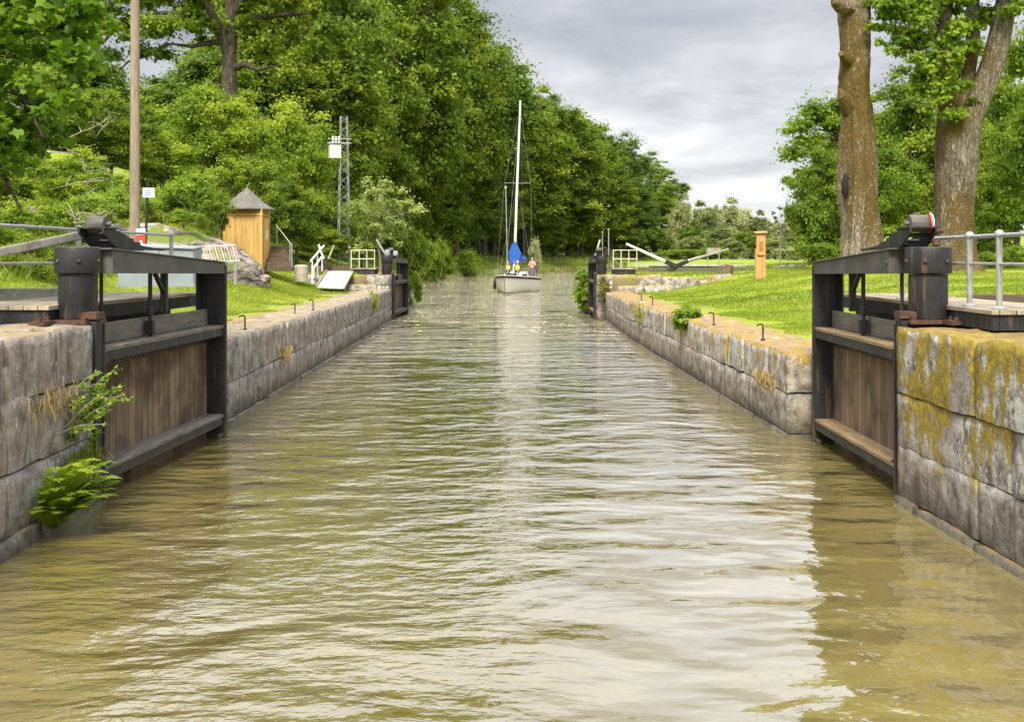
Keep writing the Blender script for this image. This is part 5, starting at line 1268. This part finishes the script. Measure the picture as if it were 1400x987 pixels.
# crown above the frame plus the hanging sprays that enter it
CC, CR = [], []
rr = random.Random(21)
for (px, py, dY, r) in [(1225,12,-1.5,.75),(1248,30,-1.3,.8),(1268,12,-1.0,.8),(1222,50,-1.6,.55),(1240,72,-1.6,.6),(1262,60,-1.2,.7),(1280,85,-1.2,.6),(1258,96,-1.5,.55),(1230,20,-0.6,.7),(1210,8,-1.2,.5),(1215,-25,-1.4,.8),
                        (1305,30,-.8,.75),(1318,8,-.6,.7),(1300,70,-1.0,.6),(1312,95,-.9,.5),(1328,62,-.6,.5),(1336,28,-.3,.6),(1290,125,-1.1,.6),(1272,120,-1.3,.5),(1300,150,-1.1,.45),(1318,128,-1.0,.45),(1280,140,-1.3,.35),
                        (1350,20,.9,.8),(1392,5,-.2,.6),(1380,-10,1.0,.8),(1255,-10,-.8,.9),(1290,-20,-.6,.9),(1330,-30,-.4,.9),(1370,-40,-.4,.9),(1210,70,-1.4,.3),(1203,30,-1.3,.35),(1250,118,-1.4,.3)]:
    for k in range(3):
        p = D(px + rr.uniform(-14,14), py + rr.uniform(-12,12), YT + dY + rr.uniform(-.6,.6)); CC.append(tuple(p)); CR.append(r*rr.uniform(.45,.75))
part_a = leaf_cloud(R_, CC, CR, 260, 0.17, 0.75, shape='maple', droop=0.3)
ctr = D(1310, -230, YT); C2, R2 = crown_clumps(R_, tuple(ctr), (6.2, 5.5, 5.0), 150, 0.95, 0.3, low=-0.9)
keep = ~((C2[:, 0] < ctr.x - 4.2) & (C2[:, 2] < ctr.z - 1.0)); C2, R2 = C2[keep], R2[keep]
part_b = leaf_cloud(R_, C2, R2, 230, 0.26, shape='spray')
leafmesh('crown', [part_a, part_b], M['leaf_bright'], t2)

# ---------------------------------------------------------------- left hillside vegetation
mb, pt = proto(R_, 10, 4, 5.6, (3.6,3.4,4.4), 110, 0.72, 320, 0.17, 'spray', 0.16); bush1 = Tree(mb, pt, M['leaf_bright'], M['bark'])
mb, pt = proto(R_, 10, 4, 5.4, (3.8,3.3,4.4), 100, 0.78, 320, 0.17, 'spray', 0.16); bush2 = Tree(mb, pt, M['leaf_bright'], M['bark'])
LG = M['leaf_bush']
for t_, px, yt, Y, wp, lab, mt in [
      (bush1,292,96,56,165,'bright rounded bushy tree above the rock slope left of the lattice mast',LG),(bush2,392,118,58,160,'bright leafy bush tree left of the lattice mast',LG),
      (bush1,345,190,52,130,'leafy green bush tree just behind the ochre hut',lf2),(bush2,225,170,52,120,'light green bush tree right of the utility pole',LG),
      (bush1,405,232,50,100,'dark green bush behind the wooden steps',M['leaf_forest']),(bush2,440,262,60,90,'dense green bush between the steps and the lattice mast',lf2),
      (bush2,150,110,50,130,'mid green bushy tree just left of the utility pole',lf2),(bush1,60,60,46,170,'green bushy tree on the slope at the far left',lf2),
      (bush2,110,190,42,130,'light green bush on the slope under the grey dead branches',LG),(bush1,-20,180,32,170,'leafy green bush at the left picture edge above the railing',lf2),
      (bush1,495,255,62,70,'green bush behind the pale whitebeam',LG),(bush2,20,260,27,120,'low green bush behind the nearest left railing',LG),
      (bush1,440,300,56,90,'low green bush at the foot of the lattice mast',lf2)]:
    at_(t_, px, yt, Y, wp, lab, 10.4, 8.0, 'bush_tree', mt)
for px, yt, Y, wp, lab, mt in LATE: at_(bush1 if px % 2 else bush2, px, yt, Y, wp, lab, 10.4, 8.0, 'willow_tree', mt)
# oak with visible trunk on the hill
oak = empty('oak_tree', 'big spreading oak with visible dark trunk on the hill above the bushes', 'tree', (0,0,0))
mb = MB(); YO = 68
mb.tube([D(312,240,YO),D(313,120,YO),D(314,75,YO),D(318,35,YO),D(312,-20,YO),D(318,-120,YO)], [0.60,0.50,0.44,0.36,0.3,0.12], 14, jit=.06, rng=PR)
for pts, r in (([(314,75),(300,40),(285,10),(265,-40)],.22),([(318,40),(340,28),(372,22),(420,18)],.18),([(316,95),(335,88),(352,96),(380,90)],.13),([(316,60),(290,58),(262,64),(230,60)],.12),([(314,30),(330,0),(345,-40),(350,-100)],.2),([(300,40),(262,20),(225,18),(190,20)],.14),([(190,20),(165,30),(140,60),(120,58)],.09),([(230,60),(205,75),(175,85),(160,100)],.07)):
    mb.tube([D(a, b, YO - 0.4*i) for i, (a, b) in enumerate(pts)], [r*2, r*1.5, r, r*.4], 10, cap=False)
mb.build('trunk', M['bark'], oak, True)
CC, CR = [], []
for k in range(300):
    px = rr.uniform(120, 480); py = rr.uniform(-160, 85) 
    if py > 55 and 285 < px < 360: continue
    if 128 < px < 225 and 55 < py < 130 and rr.random() < 0.7: continue
    if 290 < px < 330 and 0 < py < 75 and rr.random() < 0.5: continue
    p = D(px, py, YO + rr.uniform(-3, 4)); CC.append(tuple(p)); CR.append(rr.uniform(.55, 1.15))
leafmesh('crown', [leaf_cloud(R_, CC, CR, 230, 0.26, shape='spray')], M['leaf_forest'], oak)
# dense trees closing the hill behind
for px, yt, Y, wp in [(60,10,90,120),(185,98,92,70),(-40,-40,84,150),(110,105,88,80),(275,60,98,110),(350,20,100,100)]: ft(px, yt, Y, wp)
for px, yt, Y, wp in [(440,20,84,90),(480,60,80,70),(520,130,82,60),(420,150,72,50)]: ft(px, yt, Y, wp)
# whitebeam behind the far left gate
mb, pt = proto(R_, 5.5, 2, 3.1, (2.0,1.9,2.5), 80, 0.36, 150, 0.13, 'spray', 0.07); wb = Tree(mb, pt, m_leaf('leaf_whitebeam', (0.14,0.20,0.05),(0.30,0.38,0.11),(0.50,0.57,0.22),.45), M['twig'])
at_(wb, 520, 232, 56, 118, 'pale silvery green young tree behind the far left gate', 5.75, 4.6, 'whitebeam_tree')
# low growth on the rock slope
shrub(S2, 190, 262, 37.5, 70, 'bright fern like growth behind the utility pole foot', M['leaf_lime'], base=4.05)
shrub(S2, 130, 262, 35.5, 80, 'lime green ferns on the rock above the nearest left gate', M['leaf_lime'], base=3.8)
shrub(S2, 250, 286, 35.8, 50, 'small lime tuft on the rock left of the barrier', M['leaf_lime'], base=3.75)
shrub(S2, 268, 228, 38.5, 90, 'feathery yellow green juniper like bush beside the ochre hut', M['leaf_lime'], base=4.0)
shrub(S2, 225, 255, 39, 80, 'bright lime green low growth above the rock right of the sign', M['leaf_lime'], base=3.9)
shrub(S2, 150, 250, 38, 90, 'bright lime green low growth above the rock left of the pole', M['leaf_lime'], base=3.9)
shrub(S2, 297, 255, 37.5, 45, 'dark green juniper against the left side of the hut', M['leaf_forest'], base=3.4)
shrub(S2, 90, 270, 33, 90, 'light green low bush left of the rock outcrop', M['leaf_bright'])
shrub(S3, 35, 300, 22, 90, 'dark leafy undergrowth behind the left railing', M['leaf_forest'], base=1.9)
shrub(S3, 100, 322, 22.5, 70, 'green undergrowth between the left railing and the winch', M['leaf_forest'], base=1.9)
# dead branches on the slope
mb = MB()
for k in range(15):
    p = D(rr.uniform(60,150), rr.uniform(130,340), 29.5); v = Vector((rr.uniform(-1,1.2), rr.uniform(-.4,.4), rr.uniform(-.5,.7))).normalized()
    L_ = rr.uniform(.7, 1.8); q = p
    pts = [q]
    for j in range(4): q = q + (v + Vector((rr.uniform(-.35,.35),rr.uniform(-.35,.35),rr.uniform(-.35,.35)))) * L_/4; pts.append(q)
    mb.tube(pts, [.018,.014,.011,.008,.004], 6, cap=False)
    for j in (1,2,3):
        d = Vector((rr.uniform(-1,1), rr.uniform(-.5,.5), rr.uniform(-.3,1))).normalized(); mb.tube([pts[j], pts[j]+d*.3, pts[j]+d*.5+Vector((0,0,-.1))], [.012,.008,.003], 5, cap=False)
tag(mb.build('dead_branches', M['twig'], None, True), 'tangle of grey dead branches lying on the left slope', 'branches', kind='stuff')
# near maple branch entering top left
mp = empty('maple_tree', 'maple with big fresh leaves overhanging the top left corner', 'tree', (0,0,0))
YM = 13.0; mb = MB()
tb = D(-330, 420, YM + 1.5); tb.z = 1.5
mb.tube([tb, D(-320, 200, YM+1.4), D(-300, 0, YM+1), D(-260, -200, YM+.6)], [.34,.28,.22,.12], 16)
for pts in ([(-300,60),(-180,20),(-60,0),(60,20),(110,50)], [(-310,120),(-180,120),(-60,100),(30,130),(60,190)], [(-300,0),(-180,-60),(-40,-80),(80,-60),(150,-30)], [(-315,160),(-200,190),(-80,200),(0,230),(30,290)]):
    mb.tube([D(a, b, YM + 1 - .4*i) for i, (a, b) in enumerate(pts)], [.10,.07,.05,.03,.012], 8, cap=False)
mb.build('trunk', M['bark'], mp, True)
CC, CR = [], []
for k in range(760):
    px = rr.uniform(-330, 165); py = rr.uniform(-260, 330)
    lim = 135 - 0.25*abs(py-60) if py < 150 else 105 - (py-150)*0.95
    if py < 20: lim = 135 + (20-py)*0.25
    if px > lim - 6: continue
    if py > 215 and rr.random() < 0.55: continue
    CC.append(tuple(D(px, py, YM + rr.uniform(-1.3, 1.6)))); CR.append(rr.uniform(.14, .30))
leafmesh('crown', [leaf_cloud(R_, CC, CR, 46, 0.135, 0.7, up=0.6, cut=-0.8, shape='maple', outw=0.25, droop=0.5)], M['leaf_maple'], mp)

# ---------------------------------------------------------------- plants on the masonry
def fern(px_, loc, n, L, label, seed):
    r_ = random.Random(seed); V, Fq, T = [], [], []
    for k in range(n):
        az = r_.uniform(-1.7, 1.7) ; d = Vector((math.cos(az), math.sin(az)*0.9, 0)); up_ = r_.uniform(.6, 1.7); l = L * r_.uniform(.6, 1.1); m = 22; P = []
        for i in range(m+1):
            t = i/m; P.append(d*l*(t*0.6) + Vector((0,0,1))*l*(up_*t*1.05 - 0.65*t*t*up_*r_.uniform(.98,1.0)) )
        ti = r_.random()
        for i in range(1, m):
            t = i/m; fw = (P[i+1]-P[i-1]).normalized(); sd_ = fw.cross(Vector((0,0,1))).normalized(); w_ = l*0.15*math.sin(math.pi*min(1, (t*0.9+0.12)))**0.8*(1-t*0.35); st_ = l/m*0.46
            for s_ in (1,-1):
                b = P[i]; tip = b + (sd_*s_*w_ + fw*w_*0.35 + Vector((0,0,-w_*0.22))); mid = b.lerp(tip, .45)
                o = len(V); V += [b - fw*st_*0.5, mid - fw*st_*0.9, tip, mid + fw*st_*0.8]; Fq.append((o, o+1, o+2, o+3)); T.append(ti*0.7 + r_.random()*0.3)
    me_ = leafmesh('fern', [(np.array([tuple(v) for v in V]), np.array(Fq), np.array(T))], M['leaf_lime']); me_.location = loc
    return tag(me_, label, 'fern')
fern(0, (-4.10, 10.40, 0.06), 78, 0.98, 'bright green fern growing at the waterline of the left quay', 3)
fern(0, (-4.2, 11.0, 0.35), 16, 0.40, 'small fern tuft at the left quay corner near the gate', 9)
def grass_clump(rng, n, cx, cy, cz, spread, hgt, wdt=0.008, hang=0.0, nz=1.0):
    b = np.stack([rng.normal(cx, spread[0], n), rng.normal(cy, spread[1], n), np.full(n, cz) + rng.normal(0, spread[2], n)], 1)
    h_ = hgt * rng.uniform(.5, 1.2, n); az = rng.uniform(0, 2*np.pi, n); ln = rng.uniform(.2, .8, n)
    d = np.stack([np.cos(az), np.sin(az), np.zeros(n)], 1); sd_ = np.stack([-np.sin(az), np.cos(az), np.zeros(n)], 1)*wdt
    mid = b + d*(h_*ln*.4)[:,None] + np.array([0,0,1])*(h_*.6*nz)[:,None]; tip = b + d*(h_*ln)[:,None] + np.array([0,0,1])*(h_*(nz - hang*1.2))[:,None]
    V = np.stack([b-sd_, b+sd_, mid+sd_*.8, mid-sd_*.8, tip], 1).reshape(-1,3); k = np.arange(n)*5
    Fq = np.concatenate([np.stack([k,k+1,k+2,k+3],1), np.stack([k+3,k+2,k+4,k+4],1)]); T = np.tile(rng.random(n),2)
    return V, Fq, T
def tuft(label, parts, mat, name='grass_tuft', cat='grass tuft', kind=None): return tag(leafmesh(name, parts, mat), label, cat, kind=kind)
tuft('dry straw coloured grass hanging over the broken left quay block', [grass_clump(R_, 240, -4.17, 10.6, 1.22, (.03,.38,.07), .22, .004, 0.9, 0.55), grass_clump(R_, 150, -4.15, 11.2, 0.42, (.04,.25,.05), .30, .004, 0.8, 0.5)], M['dry_blade'])
tuft('green grass tuft at the foot of the left quay beside the gate', [grass_clump(R_, 420, -4.17, 11.35, 0.42, (.04,.22,.05), .30, .006, .3)], M['grass_blade'])
# leafy shrub in the joint
sh = empty('wall_shrub', 'small leafy willow shrub growing from the left quay joint beside the gate', 'shrub', (0,0,0)); mb = MB(); CC = []; CR = []
for k in range(26):
    a = Vector((-4.2, rr.uniform(10.7, 11.5), rr.uniform(.65, 1.25))); v = Vector((rr.uniform(.15,1), rr.uniform(-.25,.9), rr.uniform(-.1,.9))).normalized(); l = rr.uniform(.2,.62)
    pts = [a, a+v*l*.5+Vector((0,0,.04)), a+v*l]; mb.tube(pts, [.008,.005,.003], 5, cap=False)
    for j in range(9): q = pts[0].lerp(pts[2], rr.uniform(.25,1)); CC.append(tuple(q)); CR.append(.05)
mb.build('stem', M['twig'], sh, True)
leafmesh('foliage', [leaf_cloud(R_, CC, CR, 7, .052, 1, shape='rhomb', up=.6)], M['leaf_lime'], sh)
# plants along the chamber walls
tuft('yellow dry grass tuft in the joint halfway along the left chamber wall', [grass_clump(R_, 260, -4.1, 22.0, 0.70, (.05,.22,.05), .25, .007, .8, .6)], M['dry_blade'])
tuft('green weed tuft near the far end of the left chamber wall', [grass_clump(R_, 200, -4.1, 38.5, 0.95, (.06,.3,.15), .4, .015, .5)], M['grass_blade'])
tuft('green weed tuft near the far end of the right chamber wall', [grass_clump(R_, 220, 4.5, 32.5, 0.85, (.06,.3,.12), .35, .012, .5)], M['grass_blade'])
tuft('grassy tuft with dry moss on the near end of the right chamber wall', [grass_clump(R_, 300, 4.33, 17.2, 0.70, (.05,.35,.04), .18, .006, .6), grass_clump(R_, 200, 4.33, 17.0, 0.62, (.05,.4,.06), .16, .005, .9, .5)], M['dry_blade'])
C3, R3 = crown_clumps(R_, (4.5, 25.0, 1.18), (.25, .75, .32), 30, .14, .2, low=-1)
tag(leafmesh('wall_plant', [leaf_cloud(R_, C3, R3, 60, .10, .8, shape='spray')], M['leaf_bright']), 'leafy green nettle growing over the right chamber wall edge', 'plant')
C3, R3 = crown_clumps(R_, (4.5, 52.6, 1.0), (.35, 1.6, 1.0), 50, .25, .2, low=-1)
tag(leafmesh('ivy', [leaf_cloud(R_, C3, R3, 90, .13, .8, shape='spray')], M['leaf_bright']), 'green ivy hanging on the quay end beyond the far right gate', 'ivy')
C3, R3 = crown_clumps(R_, (4.75, 45.7, 1.25), (.22, .35, .6), 22, .16, .2, low=-1)
tag(leafmesh('wall_weed', [leaf_cloud(R_, C3, R3, 70, .08, .9, shape='spray')], m_leaf('leaf_weed', (.10,.10,.02),(.24,.22,.05),(.38,.34,.10))), 'brownish green weeds hanging at the corner before the far right gate', 'plant')

# ---------------------------------------------------------------- grass
def blades(rng, n, xr, yr, h_, w_, keep, hv=1.0):
    x = rng.uniform(*xr, n); y = rng.uniform(*yr, n); k = keep(x, y); x, y = x[k], y[k]; n = len(x)
    if h_ < .1:
        pk = np.sin(x*1.9 + 2.2*np.sin(y*.7)) * np.sin(y*1.3 + 1.5*np.sin(x*1.1)) + rng.normal(0, .25, n) < 0.72; x, y = x[pk], y[pk]; n = len(x)
    z = hz(x, y) - 0.01; az = rng.uniform(0, 2*np.pi, n); hh = h_ * rng.uniform(.5, 1.3, n) * (0.85 + 0.22*np.sin(x*1.1+2*np.sin(y*.5))*np.sin(y*.8))
    ln = rng.uniform(.1, .9, n)*hh; la = rng.uniform(0, 2*np.pi, n); ww = w_ * rng.uniform(.7, 1.4, n)
    s_ = np.stack([np.cos(az)*ww, np.sin(az)*ww, np.zeros(n)], 1); b = np.stack([x, y, z], 1); tip = b + np.stack([np.cos(la)*ln, np.sin(la)*ln, hh], 1)
    V = np.stack([b - s_, b + s_, tip + s_*.15, tip - s_*.15], 1).reshape(-1, 3); i = np.arange(n)*4
    patch = 0.5 + 0.5*np.sin(x*.9 + 1.7*np.sin(y*.6))*np.sin(y*.45 + x*.3)
    return V, np.stack([i, i+1, i+2, i+3], 1), np.clip(rng.random(n)*.55 + patch*.45, 0, 1)
def eL(x, y): return (x < np.where(y < 46, -5.9 - 0.35*np.sin(y*1.3) - .2*np.sin(y*3.1), -5.6))
def eR(x, y): return (x > np.where(y < 46, 5.95 + 0.35*np.sin(y*1.1) + .2*np.sin(y*2.7), 5.7))
# blade density falls with distance
tag(leafmesh('lawn_grass', [blades(R_, 90000, (5.3, 13), (15.5, 28), .055, .007, eR), blades(R_, 90000, (5.3, 17), (28, 46), .065, .012, eR), blades(R_, 30000, (5.3, 26), (46, 75), .10, .03, eR),
     blades(R_, 20000, (5.8, 14), (10, 16), .07, .006, eR)], M['grass_blade']), 'bright green mown lawn on the right side of the lock', 'grass', kind='stuff')
tag(leafmesh('lawn_grass', [blades(R_, 90000, (-10, -5.3), (15.5, 28), .055, .007, eL), blades(R_, 80000, (-12, -5.3), (28, 46), .07, .012, eL), blades(R_, 40000, (-18, -5.0), (46, 75), .14, .03, eL),
     blades(R_, 20000, (-9, -5.8), (10, 16), .08, .006, eL)], M['grass_blade']), 'bright green lawn on the left side of the lock', 'grass', kind='stuff')
tag(leafmesh('slope_grass', [blades(R_, 60000, (-24, -9), (18, 50), .30, .018, lambda x, y: (x < -9) & ~((x > -15) & (y > 33) & (y < 38.5)))], M['grass_blade']), 'rough grass and ferns covering the left slope', 'grass', kind='stuff')
def dryk(x, y): return ((x > 5.25) & (x < 6.1)) | ((x < -5.2) & (x > -6.0))
tag(leafmesh('dry_grass', [blades(R_, 26000, (-6.1, 6.1), (15.8, 46), .035, .006, dryk), blades(R_, 9000, (-6.3, 6.3), (15.8, 46), .13, .006, lambda x, y: (np.abs(x) > 5.75) & (np.sin(y*2.3 + x) + np.sin(y*5.1) > 0.2))], M['dry_blade']), 'sparse dry grass between the wall tops and the lawns', 'grass', kind='stuff')
tag(leafmesh('bank_grass', [blades(R_, 60000, (-16, 60), (125, 270), .55, .12, lambda x, y: (np.interp(y, LY, LX) - x > 0.4) & (np.interp(y, LY, LX) - x < 18))], m_leaf('bank_blades', (.09,.13,.02),(.20,.25,.04),(.34,.38,.09))), 'long grass along the far left bank', 'grass', kind='stuff')
